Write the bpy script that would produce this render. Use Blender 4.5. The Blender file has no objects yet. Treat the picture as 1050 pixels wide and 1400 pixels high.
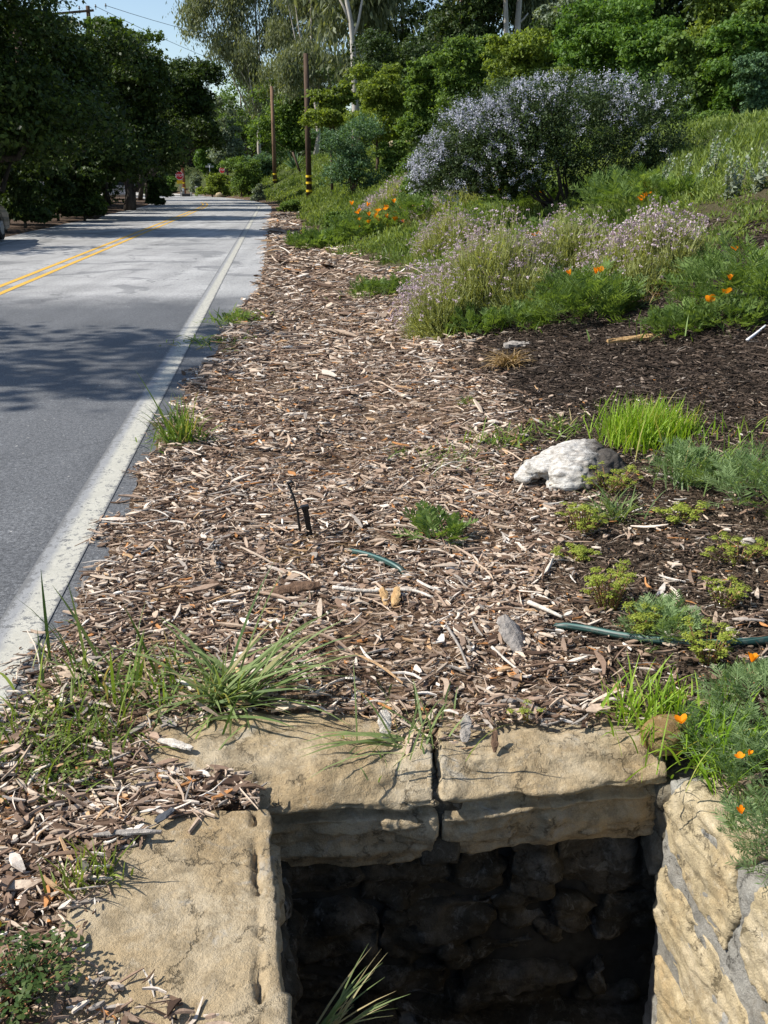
import bpy, bmesh, math, random
import numpy as np
from mathutils import Vector, noise as mnoise, Matrix
PI = math.pi
C = bpy.context.scene.collection
RNG = np.random.default_rng(7)
random.seed(7)

# ------------------------------------------------------------------ camera model
F = 1295.0                     # focal length in pixels of the 1050 x 1400 photograph
TH = math.atan((700 - 243) / F)
CZ = 1.60
cT, sT = math.cos(TH), math.sin(TH)

def ray(px, py):
    dx, dy = px - 525.0, py - 700.0
    return np.array([dx, F * cT - dy * sT, -F * sT - dy * cT])

# ------------------------------------------------------------------ noise
def _hash(ix, iy, seed):
    h = (ix.astype(np.int64) * 374761393 + iy.astype(np.int64) * 668265263 + seed * 1442695041) & 0x7fffffff
    h = ((h ^ (h >> 13)) * 1274126177) & 0x7fffffff
    h = h ^ (h >> 16)
    return (h & 0xffff) / 65535.0

def vnoise(x, y, seed=0):
    x = np.asarray(x, float); y = np.asarray(y, float)
    ix, iy = np.floor(x), np.floor(y)
    fx, fy = x - ix, y - iy
    fx = fx * fx * (3 - 2 * fx); fy = fy * fy * (3 - 2 * fy)
    a = _hash(ix, iy, seed); b = _hash(ix + 1, iy, seed); c = _hash(ix, iy + 1, seed); d = _hash(ix + 1, iy + 1, seed)
    return (a * (1 - fx) + b * fx) * (1 - fy) + (c * (1 - fx) + d * fx) * fy

def fbm(x, y, seed=0, octs=4):
    s, a, t = 0, 0.5, 0
    for o in range(octs):
        s = s + a * vnoise(np.asarray(x) * 2 ** o, np.asarray(y) * 2 ** o, seed + o * 17); t += a; a *= 0.5
    return s / t

def sstep(a, b, x):
    t = np.clip((np.asarray(x, float) - a) / (b - a), 0, 1)
    return t * t * (3 - 2 * t)

def in_poly(x, y, poly):
    x = np.asarray(x, float); y = np.asarray(y, float)
    r = np.zeros(x.shape, bool); n = len(poly)
    for i in range(n):
        x0, y0 = poly[i]; x1, y1 = poly[(i + 1) % n]
        c = (y0 > y) != (y1 > y)
        with np.errstate(divide='ignore', invalid='ignore'):
            xi = (x1 - x0) * (y - y0) / (y1 - y0 + 1e-12) + x0
        r ^= c & (x < xi)
    return r

# ------------------------------------------------------------------ terrain
def edge(y):                               # x of the white edge line
    y = np.asarray(y, float)
    q = np.clip(y - 55, 0, 45)
    return -1.0 - 0.108 * y - 0.0045 * q * q - 0.405 * np.clip(y - 100, 0, None)

def asphalt_u(y):                          # where the asphalt ends, right of the line
    y = np.asarray(y, float)
    return 0.17 + 0.55 * sstep(4, 17, y) + 0.10 * (fbm(y * 0.9, y * 0, 5) - .5) + .08 * (fbm(y * 4, y * 0, 9) - .5)

def spl(x, k=0.5):
    return np.logaddexp(0, np.asarray(x, float) / k) * k

def H(x, y):
    x = np.asarray(x, float); y = np.asarray(y, float)
    u = x - edge(y)
    k = 1 + 0.55 * sstep(14, 45, y)
    uc = np.minimum(np.clip(u, -20, None), np.interp(y, [0, 12, 16, 30, 45, 60, 85, 110], [16, 9.6, 8.9, 8.6, 9.0, 9, 8, 6]))
    z = k * (0.30 * spl(uc - 2.45) + 0.12 * spl(uc - 5.2)) * sstep(1.2, 2.4, u)
    z = z * (1 - 0.45 * sstep(3.4, 1.8, y))
    right = sstep(-.13, 0.03, u - asphalt_u(y) + .10 * (fbm(x * 7, y * 7, 51, 3) - .5))
    lump = (fbm(x * 1.3, y * 1.3, 21) - .5) * (.05 + .12 * sstep(2.5, 5, u)) + (fbm(x * 6, y * 6, 33, 3) - .5) * .03
    z = z + right * (0.012 + lump * sstep(-0.1, 0.5, u))
    z = z + .5 * (fbm(x * .12, y * .12, 71) - .5) * sstep(6, 12, u)
    dleft = -6.75 - u
    left = sstep(-0.1, 0.3, dleft)
    z = z + left * (0.03 + 0.05 * (fbm(x * .9, y * .9, 44) - .5) + .03 * np.clip(dleft - 3, 0, 30))
    z = z + 9 * sstep(116, 150, y) + 4.5 * sstep(-15, -32, u) * sstep(22, 36, y)
    road = (1 - left) * (1 - right)
    return z - 0.05 * road

def G(px, py, ymax=300.0):
    """point where the line of sight of a photo pixel meets the terrain"""
    d = ray(px, py); d = d / d[1]
    ys = np.concatenate([np.linspace(0.8, 12, 700), np.linspace(12, ymax, 2500)])
    zs = CZ + d[2] * ys
    below = zs < H(d[0] * ys, ys)
    i = int(np.argmax(below)) if below.any() else len(ys) - 1
    lo, hi = ys[max(i - 1, 0)], ys[i]
    for _ in range(30):
        m = .5 * (lo + hi)
        if CZ + d[2] * m < float(H(d[0] * m, m)): hi = m
        else: lo = m
    return np.array([d[0] * hi, hi, float(H(d[0] * hi, hi))])

def at(px, py, Y):
    d = ray(px, py); d = d / d[1]
    return np.array([d[0] * Y, Y, CZ + d[2] * Y])

def flat(px, py, z=0.0):
    d = ray(px, py); t = (z - CZ) / d[2]
    return np.array([d[0] * t, d[1] * t, z])

def scale_at(p):                           # metres per photo pixel at a world point
    return (p[1] * cT - (p[2] - CZ) * sT) / F

# ------------------------------------------------------------------ object helpers
def put(name, me, mat=None, parent=None, loc=(0, 0, 0), rot=(0, 0, 0)):
    o = bpy.data.objects.new(name, me); C.objects.link(o)
    if mat is not None and me is not None and len(me.materials) == 0: me.materials.append(mat)
    o.location = loc; o.rotation_euler = rot
    if parent is not None: o.parent = parent
    return o

def tag(o, label=None, cat=None, group=None, kind=None):
    if label: o['label'] = label
    if cat: o['category'] = cat
    if group: o['group'] = group
    if kind: o['kind'] = kind
    return o

def thing(name, label, cat, loc=(0, 0, 0), rotz=0, group=None):
    o = bpy.data.objects.new(name, None); C.objects.link(o)
    o.empty_display_size = .1
    o.location = loc; o.rotation_euler = (0, 0, rotz)
    return tag(o, label, cat, group)

def structure(o): o['kind'] = 'structure'; return o

def mesh_poly(name, V, k, tint=None, color=None, smooth=False):
    """V: (n, k, 3) unshared k-gons"""
    V = np.asarray(V, np.float32); n = V.shape[0]
    me = bpy.data.meshes.new(name)
    me.vertices.add(n * k); me.vertices.foreach_set('co', V.reshape(-1))
    me.loops.add(n * k); me.loops.foreach_set('vertex_index', np.arange(n * k, dtype=np.int32))
    me.polygons.add(n); me.polygons.foreach_set('loop_start', np.arange(0, n * k, k, dtype=np.int32))
    _attr(me, n, tint, color, smooth)
    return me

def mesh_idx(name, V, Fc, tint=None, color=None, smooth=False):
    """shared vertices; Fc (nf, k) index array"""
    V = np.asarray(V, np.float32).reshape(-1, 3); Fc = np.asarray(Fc, np.int32); nf, k = Fc.shape
    me = bpy.data.meshes.new(name)
    me.vertices.add(len(V)); me.vertices.foreach_set('co', V.reshape(-1))
    me.loops.add(nf * k); me.loops.foreach_set('vertex_index', Fc.reshape(-1))
    me.polygons.add(nf); me.polygons.foreach_set('loop_start', np.arange(0, nf * k, k, dtype=np.int32))
    _attr(me, nf, tint, color, smooth)
    return me

def _attr(me, n, tint, color, smooth):
    me.update(calc_edges=True)
    if tint is not None:
        a = me.attributes.new('tint', 'FLOAT', 'FACE'); a.data.foreach_set('value', np.asarray(tint, np.float32))
    if color is not None:
        a = me.attributes.new('chip_color', 'FLOAT_COLOR', 'FACE')
        c = np.ones((n, 4), np.float32); c[:, :3] = color
        a.data.foreach_set('color', c.reshape(-1))
    me.polygons.foreach_set('use_smooth', np.full(n, bool(smooth)))
    me.update()

def unit(v):
    return v / (np.linalg.norm(v, axis=-1, keepdims=True) + 1e-9)

def rand_dirs(n, rng):
    return unit(rng.normal(size=(n, 3)))

def tubes(name, lines, seg=8, smooth=True):
    """lines: list of (points (m,3), radii (m,)) -> one mesh of tapered tubes"""
    VV, FF, off = [], [], 0
    for P, R in lines:
        P = np.asarray(P, float); R = np.asarray(R, float); m = len(P)
        T = np.zeros_like(P); T[1:-1] = P[2:] - P[:-2]; T[0] = P[1] - P[0]; T[-1] = P[-1] - P[-2]
        T = unit(T)
        ref = np.array([1., 0, 0]) if abs(T[0][0]) < .8 else np.array([0, 1., 0])
        rings = []
        for i in range(m):
            a = unit(np.cross(T[i], ref)); b = np.cross(T[i], a); ref = -np.cross(T[i], a) if False else ref
            ang = np.linspace(0, 2 * PI, seg, endpoint=False)
            rings.append(P[i] + R[i] * (np.cos(ang)[:, None] * a + np.sin(ang)[:, None] * b))
        V = np.concatenate(rings + [P[:1], P[-1:]])
        VV.append(V)
        for i in range(m - 1):
            for j in range(seg):
                j2 = (j + 1) % seg
                FF.append((off + i * seg + j, off + i * seg + j2, off + (i + 1) * seg + j2, off + (i + 1) * seg + j))
        for j in range(seg):
            j2 = (j + 1) % seg
            FF.append((off + j2, off + j, off + m * seg, off + m * seg))
            FF.append((off + (m - 1) * seg + j, off + (m - 1) * seg + j2, off + m * seg + 1, off + m * seg + 1))
        off += len(V)
    me = bpy.data.meshes.new(name)
    faces = [f if f[2] != f[3] else f[:3] for f in FF]
    me.from_pydata([tuple(v) for v in np.concatenate(VV)], [], faces)
    me.polygons.foreach_set('use_smooth', np.full(len(me.polygons), smooth))
    me.update()
    return me

def bm_mesh(name, bm, smooth=False):
    me = bpy.data.meshes.new(name); bm.normal_update(); bm.to_mesh(me); bm.free()
    me.polygons.foreach_set('use_smooth', np.full(len(me.polygons), smooth)); me.update()
    return me

def add_box(bm, c, s, rot=None, bevel=0):
    r = bmesh.ops.create_cube(bm, size=1)
    vs = r['verts']
    M = Matrix.Translation(Vector(c)) @ (rot.to_4x4() if rot else Matrix.Identity(4)) @ Matrix.Diagonal((s[0], s[1], s[2], 1))
    bmesh.ops.transform(bm, matrix=M, verts=vs)
    if bevel:
        es = list({e for v in vs for e in v.link_edges})
        bmesh.ops.bevel(bm, geom=es, offset=bevel, segments=2, affect='EDGES', profile=.6)
    return vs

def add_cyl(bm, p0, p1, r0, r1=None, seg=16):
    p0, p1 = Vector(p0), Vector(p1); d = p1 - p0
    r = bmesh.ops.create_cone(bm, segments=seg, radius1=r0, radius2=r0 if r1 is None else r1, depth=d.length, cap_ends=True)
    q = d.to_track_quat('Z', 'Y').to_matrix().to_4x4()
    bmesh.ops.transform(bm, matrix=Matrix.Translation((p0 + p1) / 2) @ q, verts=r['verts'])
    return r['verts']

# ------------------------------------------------------------------ materials
class NT:
    def __init__(s, name):
        s.m = bpy.data.materials.new(name); s.m.use_nodes = True
        s.t = s.m.node_tree; s.t.nodes.clear()
        s.out = s.t.nodes.new('ShaderNodeOutputMaterial')
    def n(s, typ, **kw):
        nd = s.t.nodes.new(typ)
        for k, v in kw.items():
            if k.startswith('i_'):
                key = k[2:].replace('_', ' ')
                nd.inputs[key].default_value = v
            else: setattr(nd, k, v)
        return nd
    def l(s, a, b): s.t.links.new(a, b)
    def mix(s, fac, a, b, blend='MIX'):
        nd = s.t.nodes.new('ShaderNodeMix'); nd.data_type = 'RGBA'; nd.blend_type = blend
        for sock, v in ((nd.inputs[0], fac), (nd.inputs[6], a), (nd.inputs[7], b)):
            if isinstance(v, bpy.types.NodeSocket): s.l(v, sock)
            elif isinstance(v, (int, float)): sock.default_value = v
            else: sock.default_value = (*v, 1) if len(v) == 3 else v
        return nd.outputs[2]
    def math(s, op, a, b=None, clamp=False):
        nd = s.t.nodes.new('ShaderNodeMath'); nd.operation = op; nd.use_clamp = clamp
        for sock, v in ((nd.inputs[0], a), (nd.inputs[1], b)):
            if v is None: continue
            if isinstance(v, bpy.types.NodeSocket): s.l(v, sock)
            else: sock.default_value = v
        return nd.outputs[0]
    def ramp(s, src, stops, interp='LINEAR'):
        nd = s.t.nodes.new('ShaderNodeValToRGB'); cr = nd.color_ramp; cr.interpolation = interp
        while len(cr.elements) < len(stops): cr.elements.new(.5)
        for e, (p, c) in zip(cr.elements, stops):
            e.position = p; e.color = (c, c, c, 1) if isinstance(c, (int, float)) else (*c, 1)
        s.l(src, nd.inputs[0]); return nd.outputs[0]
    def noise(s, scale, detail=4, rough=.55, vec=None, dist=0):
        nd = s.t.nodes.new('ShaderNodeTexNoise'); nd.inputs['Scale'].default_value = scale
        nd.inputs['Detail'].default_value = detail; nd.inputs['Roughness'].default_value = rough
        nd.inputs['Distortion'].default_value = dist
        if vec is not None: s.l(vec, nd.inputs['Vector'])
        return nd.outputs['Fac']
    def vor(s, scale, vec=None, feature='F1', rnd=1):
        nd = s.t.nodes.new('ShaderNodeTexVoronoi'); nd.inputs['Scale'].default_value = scale; nd.feature = feature
        if 'Randomness' in nd.inputs: nd.inputs['Randomness'].default_value = rnd
        if vec is not None: s.l(vec, nd.inputs['Vector'])
        return nd
    def pos(s): return s.t.nodes.new('ShaderNodeNewGeometry').outputs['Position']
    def objco(s): return s.t.nodes.new('ShaderNodeTexCoord').outputs['Object']
    def attr(s, name, out='Fac'):
        nd = s.t.nodes.new('ShaderNodeAttribute'); nd.attribute_name = name; return nd.outputs[out]
    def bump(s, h, strength=.4, dist=.01, normal=None):
        nd = s.t.nodes.new('ShaderNodeBump'); nd.inputs['Strength'].default_value = strength; nd.inputs['Distance'].default_value = dist
        s.l(h, nd.inputs['Height'])
        if normal is not None: s.l(normal, nd.inputs['Normal'])
        return nd.outputs['Normal']
    def bsdf(s, col, rough=.7, spec=.3, metal=0, normal=None, coat=0):
        nd = s.t.nodes.new('ShaderNodeBsdfPrincipled')
        for sock, v in ((nd.inputs['Base Color'], col), (nd.inputs['Roughness'], rough), (nd.inputs['Metallic'], metal)):
            if isinstance(v, bpy.types.NodeSocket): s.l(v, sock)
            elif isinstance(v, (int, float)): sock.default_value = v
            else: sock.default_value = (*v, 1)
        nd.inputs['Specular IOR Level'].default_value = spec
        if coat: nd.inputs['Coat Weight'].default_value = coat
        if normal is not None: s.l(normal, nd.inputs['Normal'])
        return nd.outputs[0]
    def done(s, shader): s.l(shader, s.out.inputs['Surface']); return s.m

def plain(name, col, rough=.6, spec=.3, metal=0, var=.15, scale=8, coat=0):
    t = NT(name)
    nz = t.noise(scale, 5, .6, t.objco())
    k = t.ramp(nz, [(.3, 1 - var), (.7, 1 + var * .5)])
    c = t.mix(1.0, tuple(col), k, 'MULTIPLY')
    return t.done(t.bsdf(c, rough, spec, metal, coat=coat))

def leafmat(name, dark, light, trans=.35, tcol=None, rough=.55, spec=.25, dry=None):
    t = NT(name)
    tint = t.attr('tint')
    c = t.ramp(tint, [(0, dark), (1, light)] if dry is None else [(0, dark), (.90, light), (.97, dry)])
    p = t.bsdf(c, rough, spec)
    tr = t.n('ShaderNodeBsdfTranslucent')
    tc = t.mix(1.0, c, tcol or (1.3, 1.25, .5), 'MULTIPLY')
    t.l(tc, tr.inputs['Color'])
    mx = t.n('ShaderNodeMixShader'); mx.inputs[0].default_value = trans
    t.l(p, mx.inputs[1]); t.l(tr.outputs[0], mx.inputs[2])
    return t.done(mx.outputs[0])

def barkmat(name, a, b, scale=6):
    t = NT(name)
    mp = t.n('ShaderNodeMapping'); mp.inputs['Scale'].default_value = (1, 1, .18); t.l(t.objco(), mp.inputs[0])
    nz = t.noise(scale, 6, .65, mp.outputs[0])
    c = t.ramp(nz, [(.3, a), (.7, b)])
    return t.done(t.bsdf(c, .9, .15, normal=t.bump(nz, .6, .03)))

# ------------------------------------------------------------------ plant generators
def leaves_at(P, N, L, W, rng, tint):
    """rhombic leaves: centres P, normals N, lengths L, widths W"""
    n = len(P)
    a = unit(np.cross(N, rand_dirs(n, rng))); b = np.cross(N, a)
    L = np.asarray(L).reshape(-1, 1) * .5; W = np.asarray(W).reshape(-1, 1) * .5
    return np.stack([P - a * L, P + b * W + a * L * .1, P + a * L, P - b * W + a * L * .1], axis=1), tint

def crown_mesh(name, blobs, n, leaf, rng, clump=.16, per=40, aspect=.55, shell=.68, droop=0, gap=.0, inner=.12):
    """foliage filling the ellipsoids blobs (x,y,z,rx,ry,rz) as leaf clumps of uneven tone"""
    B = np.array(blobs, float)
    wts = (B[:, 3] * B[:, 4] * B[:, 5]) ** .66; wts /= wts.sum()
    nc = max(8, n // per)
    bi = rng.choice(len(B), nc, p=wts)
    d = rand_dirs(nc, rng); d[:, 2] = np.where(d[:, 2] < -.45, -d[:, 2] * .6, d[:, 2]); d = unit(d)
    r = shell + (1.04 - shell) * rng.random(nc) ** .7
    r = r * (.80 + .46 * fbm(d[:, 0] * 2.6 + bi * 3.1, d[:, 2] * 2.6 + d[:, 1] * 2.1, 5, 3)) + (rng.random(nc) < .07) * rng.random(nc) * .3
    r = np.where(rng.random(nc) < inner, rng.random(nc) * shell, r)
    cen = B[bi, :3] + d * r[:, None] * B[bi, 3:6]
    if gap: # drop clumps by a noise field so that gaps open
        keep = fbm(cen[:, 0] * .55 + 3, cen[:, 2] * .55 + cen[:, 1] * .4, 77, 3) > gap * .62
        cen, d, bi = cen[keep], d[keep], bi[keep]; nc = len(cen)
    size = B[bi, 3:6].min(axis=1) * clump * (0.45 + 1.0 * rng.random(nc) ** 1.5)
    ct = rng.random(nc)
    idx = np.repeat(np.arange(nc), per)
    m = len(idx)
    off = rng.normal(size=(m, 3)) * size[idx][:, None] * np.array([1.15, 1.15, .75])
    if droop: off[:, 2] -= np.abs(rng.normal(size=m)) * droop * size[idx] * 2
    P = cen[idx] + off
    N = unit(d[idx] * .55 + rand_dirs(m, rng) * .9 + np.array([0, 0, .35]))
    if droop: N = unit(N * np.array([1, 1, .35]))
    L = leaf * (.45 + 1.25 * rng.random(m) ** 1.4); W = L * aspect * (.7 + .6 * rng.random(m))
    tint = np.clip(.25 + .5 * ct[idx] + .22 * rng.normal(size=m), 0, 1)
    V, t = leaves_at(P, N, L, W, rng, tint)
    if droop:                                 # long leaves hang
        a = unit(np.stack([rng.normal(size=m) * .4, rng.normal(size=m) * .4, -np.ones(m)], 1)); b = unit(np.cross(a, rand_dirs(m, rng)))
        V = np.stack([P, P + a * L[:, None] * .45 + b * W[:, None] * .5, P + a * L[:, None], P + a * L[:, None] * .45 - b * W[:, None] * .5], 1)
    return mesh_poly(name, V, 4, t)

def auto_blobs(w, h, d, rng, n=9, base=0.0, flat_=.85):
    """n overlapping ellipsoids of mixed size filling an uneven crown w wide, d deep, from base to h"""
    n = int(n * 1.9); out = []
    hh = h - base; sx = rng.uniform(-.12, .12)
    for i in range(n):
        t = (i + rng.random()) / n
        prof = math.sin(PI * min(1, max(.12, .2 + .74 * (1 - abs(2 * t - .75) / 1.5)))) * rng.uniform(.6, 1.15)
        a = i * 2.4 + rng.random() * 1.4
        rr = (.10 + .26 * rng.random() ** .8) * prof
        s = rng.uniform(.13, .26) * (1.08 - .3 * t)
        out.append((math.cos(a) * w * rr + sx * w * t, math.sin(a) * d * rr, base + hh * (.10 + .80 * t), w * s, d * s, min(hh * .26, w * s * rng.uniform(.6, 1.0))))
    B = np.array(out)
    x0, x1 = (B[:, 0] - B[:, 3]).min(), (B[:, 0] + B[:, 3]).max(); k = 1.12 * w / (x1 - x0)
    B[:, 0] = (B[:, 0] - (x0 + x1) / 2) * k; B[:, 3] *= k; B[:, 1] *= k; B[:, 4] *= k
    z0, z1 = (B[:, 2] - B[:, 5]).min(), (B[:, 2] + B[:, 5]).max(); kz = (h * .985 - base) / (z1 - z0)
    B[:, 2] = base + (B[:, 2] - z0) * kz; B[:, 5] *= max(kz, .8)
    return [tuple(b) for b in B]

def blades(n, rng, rad=.05, length=(.15, .3), width=.006, elev=(50, 85), droop=1.0, K=5, az=None, azs=PI, center=(0, 0, 0), tint0=.5, tv=.25, flatten=0):
    """curved tapering grass blades: returns quads (n*K,4,3), tint"""
    a0 = (az if az is not None else 0) + rng.uniform(-azs, azs, n)
    e = np.radians(rng.uniform(elev[0], elev[1], n))
    L = rng.uniform(length[0], length[1], n)
    p = np.stack([rng.normal(size=n) * rad, rng.normal(size=n) * rad, np.zeros(n)], 1) + np.array(center)
    W = width * (.7 + .6 * rng.random(n))
    side0 = np.stack([-np.sin(a0), np.cos(a0), np.zeros(n)], 1)
    tw = rng.uniform(-.7, .7, n)
    pts, sides = [p], []
    dr = droop * rng.uniform(.5, 1.4, n)
    for k in range(K + 1):
        ee = e - dr * (k / K) ** 1.5
        dvec = np.stack([np.cos(ee) * np.cos(a0), np.cos(ee) * np.sin(a0), np.sin(ee)], 1)
        nrm = np.cross(side0, dvec)
        sides.append(side0 * np.cos(tw)[:, None] + nrm * np.sin(tw)[:, None])
        if k < K: pts.append(pts[-1] + dvec * (L / K)[:, None])
    prof = [.75, 1, .95, .8, .5, .06] if K == 5 else list(np.interp(np.linspace(0, 1, K + 1), [0, .2, .6, 1], [.7, 1, .8, .06]))
    Q = []
    tint = np.clip(tint0 + tv * rng.normal(size=n), 0, 1)
    for k in range(K):
        w0 = (W * prof[k] * .5)[:, None]; w1 = (W * prof[k + 1] * .5)[:, None]
        Q.append(np.stack([pts[k] - sides[k] * w0, pts[k] + sides[k] * w0, pts[k + 1] + sides[k + 1] * w1, pts[k + 1] - sides[k + 1] * w1], 1))
    return np.concatenate(Q), np.tile(tint, K)

def feathery(n, rng, rad=.1, height=.25, leaf=.12, lw=.004, spread=1.0, tint0=.5, nl=14):
    """ferny much divided leaves on short stems (poppy / yarrow foliage)"""
    a0 = rng.uniform(-PI, PI, n)
    r = rad * np.sqrt(rng.random(n))
    L = leaf * rng.uniform(.6, 1.3, n)
    base = np.stack([r * np.cos(a0) , r * np.sin(a0), height * rng.random(n) ** .8 * (1 - .5 * (r / (rad + 1e-6)) ** 2)], 1)
    e = np.radians(rng.uniform(15, 80, n)); az = a0 + rng.normal(size=n) * .6 * 1 / spread
    ax = np.stack([np.cos(e) * np.cos(az), np.cos(e) * np.sin(az), np.sin(e)], 1)
    side = unit(np.cross(ax, np.array([0, 0, 1.0]) + .3 * rand_dirs(n, rng)))
    up = np.cross(side, ax)
    Q, T = [], []
    ct = np.clip(tint0 + .22 * rng.normal(size=n), 0, 1)
    tip = base + ax * L[:, None] - np.array([0, 0, 1]) * (L * .25)[:, None]
    w = lw * .4
    Q.append(np.stack([base - side * w, base + side * w, tip + side * w * .5, tip - side * w * .5], 1)); T.append(ct)
    for j in range(nl):
        t = .3 + .7 * (j // 2 + .5) / (nl / 2)
        sg = 1 if j % 2 else -1
        p = base + (tip - base) * t
        ll = (L * (.42 * (1.15 - t) + .1))[:, None]
        dv = unit(ax * .75 + side * sg * .8 + up * rng.uniform(-.3, .5, (n, 1)))
        nn = unit(np.cross(dv, up + .4 * rand_dirs(n, rng)))
        ww = lw * rng.uniform(.7, 1.3, (n, 1)) * .5
        Q.append(np.stack([p, p + dv * ll * .5 + nn * ww, p + dv * ll, p + dv * ll * .5 - nn * ww], 1)); T.append(np.clip(ct + .1 * rng.normal(size=n), 0, 1))
    return np.concatenate(Q), np.concatenate(T)

def rosettes(n, rng, rad=.1, height=.12, leaf=.02, per=16, tint0=.6, stems=True):
    """stems topped by dense little heads of oval leaves (spurge-like weed); returns leaf quads, tint, stem lines"""
    Q, T, S = [], [], []
    for i in range(n):
        a = rng.uniform(-PI, PI); r = rad * math.sqrt(rng.random())
        b = np.array([r * .35 * math.cos(a), r * .35 * math.sin(a), 0]); h = height * rng.uniform(.5, 1.1)
        tp = np.array([r * math.cos(a), r * math.sin(a), h])
        S.append(([b, (b + tp) / 2 + np.array([0, 0, .1 * h]), tp], [.0022, .002, .0015]))
        m = per
        d = rand_dirs(m, rng); d[:, 2] = np.abs(d[:, 2]) * .6 - .1
        P = tp + d * leaf * rng.uniform(.5, 2.4, (m, 1))
        N = unit(d * .5 + np.array([0, 0, 1.]) + .3 * rand_dirs(m, rng))
        V, t = leaves_at(P, N, leaf * rng.uniform(.7, 1.2, m), leaf * .6 * rng.uniform(.7, 1.2, m), rng, np.clip(tint0 + .25 * rng.normal(size=m), 0, 1))
        Q.append(V); T.append(t)
        m2 = per // 3                          # leaves along the stem
        f = rng.random(m2)[:, None]
        P = b + (tp - b) * f + rand_dirs(m2, rng) * leaf * .5
        V, t = leaves_at(P, unit(np.array([0, 0, 1.]) + .5 * rand_dirs(m2, rng)), leaf * np.ones(m2), leaf * .45 * np.ones(m2), rng, np.clip(tint0 - .2 + .2 * rng.normal(size=m2), 0, 1))
        Q.append(V); T.append(t)
    return np.concatenate(Q), np.concatenate(T), S
# ------------------------------------------------------------------ camera, light, sky
sc = bpy.context.scene
cam = bpy.data.cameras.new('camera'); co = bpy.data.objects.new('camera', cam); C.objects.link(co)
co.location = (0, 0, CZ); co.rotation_euler = (PI / 2 - TH, 0, 0)
cam.sensor_fit = 'VERTICAL'; cam.sensor_height = 36; cam.lens = F / 1400 * 36
cam.clip_start = .05; cam.clip_end = 2000
sc.camera = co
SUN_AZ, SUN_EL = math.radians(-93), math.radians(46)      # azimuth clockwise from +Y
w = bpy.data.worlds.new('World'); sc.world = w; w.use_nodes = True
wt = w.node_tree; bg = wt.nodes['Background']
sk = wt.nodes.new('ShaderNodeTexSky'); sk.sky_type = 'NISHITA'; sk.sun_disc = False
sk.sun_elevation = SUN_EL; sk.sun_rotation = SUN_AZ % (2 * PI); sk.air_density = 1.0; sk.dust_density = .6; sk.ozone_density = 1.2
wt.links.new(sk.outputs[0], bg.inputs[0]); bg.inputs[1].default_value = SKY_STRENGTH = .10
sun = bpy.data.lights.new('sun', 'SUN'); so = bpy.data.objects.new('sun', sun); C.objects.link(so)
sun.energy = 4.6; sun.angle = math.radians(.53); sun.color = (1.0, .955, .88)
sd = Vector((math.sin(SUN_AZ) * math.cos(SUN_EL), math.cos(SUN_AZ) * math.cos(SUN_EL), math.sin(SUN_EL)))
so.rotation_euler = (-sd).to_track_quat('-Z', 'Y').to_euler(); so.location = sd * 50
sc.view_settings.view_transform = 'Standard'; sc.view_settings.look = 'None'; sc.view_settings.exposure = EXPOSURE = .68
sc.cycles.max_bounces = 6; sc.cycles.diffuse_bounces = 3; sc.cycles.glossy_bounces = 2; sc.cycles.transmission_bounces = 4
sc.cycles.sample_clamp_indirect = 6

# ------------------------------------------------------------------ plan of the stone pit
def plan(pts, z=0.015): return [tuple(flat(px, py, z)[:2]) for px, py in pts]
PIT = [(-.30, 2.14), (-.29, 2.24), (.10, 2.27), (.80, 2.36), (.90, 1.80), (1.02, .95), (-.12, .95), (-.205, 1.45)]
TERR_HOLE = [(-.36, 2.34), (.86, 2.44), (.99, 1.85), (1.10, .90), (-.20, .88), (-.28, 1.45)]
EXPOSED = [plan([(205, 1045), (222, 1002), (300, 985), (360, 976), (430, 978), (505, 985), (530, 1000), (560, 1025), (590, 1060), (590, 1110), (385, 1110), (330, 1062)]),
           plan([(607, 1085), (640, 1035), (668, 1000), (720, 996), (800, 1002), (850, 992), (885, 1005), (910, 1050), (905, 1075), (620, 1100)]),
           plan([(178, 1112), (250, 1122), (330, 1103), (375, 1100), (392, 1400), (395, 1420), (330, 1420), (270, 1385), (205, 1338), (118, 1335), (115, 1295), (160, 1170), (205, 1145)])]
STONE_ZONE = [(-.75, .9), (-.72, 2.2), (-.74, 2.58), (.02, 2.66), (.80, 2.62), (1.15, 2.2), (1.2, .9)]

# ------------------------------------------------------------------ terrain sheet
def axis(fine0, fine1, step, lo, hi, grow):
    a = list(np.arange(fine0, fine1, step)); s = step
    while a[-1] < hi: s = min(s * grow, 9); a.append(a[-1] + s)
    s = step; b = []; x = fine0
    while x > lo: s = min(s * grow, 9); x -= s; b.append(x)
    return np.array(b[::-1] + a)
XS = axis(-3.2, 2.4, .035, -260, 260, 1.06)
YS = axis(.7, 5.2, .035, -30, 420, 1.035)
XX, YY = np.meshgrid(XS, YS)
ZZ = H(XX, YY)
sz = in_poly(XX, YY, STONE_ZONE)
ZZ = np.where(sz, np.minimum(ZZ, -.012), ZZ)
hole = in_poly(XX, YY, TERR_HOLE)
ny, nx = XX.shape
idx = np.arange(ny * nx).reshape(ny, nx)
qf = np.stack([idx[:-1, :-1], idx[:-1, 1:], idx[1:, 1:], idx[1:, :-1]], -1).reshape(-1, 4)
qh = (hole[:-1, :-1] | hole[:-1, 1:] | hole[1:, 1:] | hole[1:, :-1]).reshape(-1)
me = mesh_idx('ground', np.stack([XX, YY, ZZ], -1), qf[~qh], smooth=True)

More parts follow.
